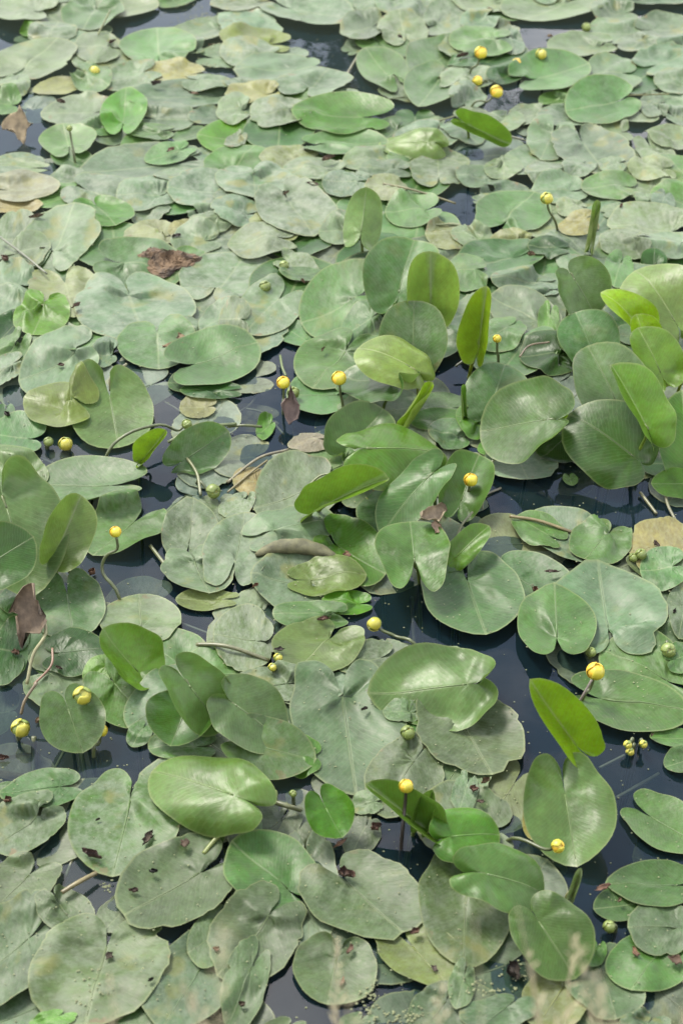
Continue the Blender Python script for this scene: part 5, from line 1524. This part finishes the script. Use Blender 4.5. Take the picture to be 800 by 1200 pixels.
q = np.random.default_rng(21)
seeds = []
for _ in range(48):
    x = q.uniform(-0.42, 0.42)
    x = x if q.random() < 0.6 else q.uniform(0.05, 0.42)
    y = q.uniform(0.62, 1.0)
    z0 = bank_z(y) - 0.03
    # tips end near the line of sight along the lower frame edge
    edge = CAM_H - y * math.tan(PITCH + VFOV / 2)
    top = edge + q.normal(0.0, 0.035) + 0.02 * (x > 0)
    hgt = max(0.06, top - z0)
    seeds.append((x, y, z0, hgt, q.uniform(0.0, 0.25), q.uniform(0, 6.28), q.random() < 0.75))
grass_clump('dry_grass', seeds, q, 'dry straw-coloured grass with feathery seed heads on the bank')
q = np.random.default_rng(22)
seeds = []
for _ in range(2600):
    x, y = q.uniform(-2.5, 2.5), q.uniform(-0.6, 0.85)
    z0 = bank_z(y) - 0.02
    seeds.append((x, y, z0, q.uniform(0.05, 0.16), q.uniform(0.1, 0.7), q.uniform(0, 6.28), False))
grass_clump('bank_grass', seeds, q, 'short dry grass covering the bank')


# ------------------------------------------------------------------ trees on the far bank (they show mirrored in the water)
def tree(x, y, hgt, cr, seed, label):
    q = np.random.default_rng(seed)
    root = empty('bank_tree', (x, y, 0))
    tp = [np.array((0.15 * math.sin(t * 3 + seed), 0.1 * math.cos(t * 2), hgt * 0.8 * t)) for t in np.linspace(0, 1, 9)]
    V, F = tube(tp, np.linspace(0.28, 0.05, 9), 10)
    for k in range(9):
        a = q.uniform(0, 6.28)
        t0 = q.uniform(0.35, 0.85)
        s = np.array((0, 0, hgt * 0.8 * t0))
        e = s + np.array((math.cos(a) * cr * .8, math.sin(a) * cr * .8, hgt * .16))
        v, f = tube([s, (s + e) / 2 + np.array((0, 0, .3)), e], [.09, .06, .02], 6)
        n0 = len(V)
        V += v
        F += [tuple(i + n0 for i in ff) for ff in f]
    mesh_obj('trunk', V, F, M_BARK, root)
    V, F = [], []
    cl = [(q.normal(0, cr * .42), q.normal(0, cr * .42), hgt * q.uniform(.32, 1.0), q.uniform(.5, 1.1)) for _ in range(70)]
    for cx_, cy_, cz_, s in cl:
        for _ in range(110):
            d = q.normal(size=3)
            d /= np.linalg.norm(d)
            p = np.array((cx_, cy_, cz_)) + d * s * q.uniform(.3, 1) ** .5
            u = q.normal(size=3)
            u /= np.linalg.norm(u)
            w_ = np.cross(u, d)
            l = q.uniform(.06, .13)
            n0 = len(V)
            V += [p, p + u * l + w_ * l * .4, p + u * 2 * l, p + u * l - w_ * l * .4]
            F.append((n0, n0 + 1, n0 + 2, n0 + 3))
    mesh_obj('crown', V, F, M_TREE, root, False)
    tag(root, label, 'tree', None)


far = mesh_obj('far_bank', [(-60, 14, -0.8), (60, 14, -0.8), (60, 15, 0.35), (-60, 15, 0.35), (60, 80, 0.8), (-60, 80, 0.8)], [(0, 1, 2, 3), (3, 2, 4, 5)], M_BANK, None, False)
far['kind'] = 'structure'
tree(0.6, 26, 13.6, 2.3, 5, 'leafy tree on the far bank mirrored in the dark channel')


# ------------------------------------------------------------------ say which pad is which: rank from the nearest landmark
marks = []
for o in list(COL.objects):
    if o.parent is None and o.get('category') in ('flower', 'flower bud', 'dead leaf', 'lily leaf', 'plant debris', 'stem'):
        if len(o['label'].split()) <= 11:
            marks.append((o['label'], np.array((o.location.x, o.location.y))))
RANK = ['nearest to', 'second nearest to', 'third nearest to']
SHORT = {'d': 'dusty grey-green', 'p': 'pale bleached', 'g': 'mid-green', 'f': 'fresh green', 'k': 'dark glossy', 'n': 'yellow-green', 'y': 'yellowing', 'b': 'buff dead', 'w': 'wet', 's': 'sunken'}
cen = np.array([p[1] for p in ALL_PADS])
best = {}
for lab_, loc_ in marks:
    d_ = np.hypot(*(cen - loc_).T)
    for rk, i_ in enumerate(np.argsort(d_)[:3]):
        if not ALL_PADS[i_][3]:
            best.setdefault(int(i_), []).append((rk, float(d_[i_]), lab_))
for i_, (o, c_, look_, done, sz_) in enumerate(ALL_PADS):
    if done or i_ not in best:
        continue
    for rk, dd_, lab_ in sorted(best[i_]):
        size_ = 'small ' if sz_ < 0.13 else ('large ' if sz_ > 0.25 else '')
        for t_ in (size_ + SHORT[look_] + ' lily pad', SHORT[look_] + ' pad'):
            txt = t_ + ' ' + RANK[rk] + ' the ' + lab_
            if len(txt.split()) <= 16:
                break
        else:
            continue
        o['label'] = txt
        o['group'] = 'lily pads on the pond'
        break
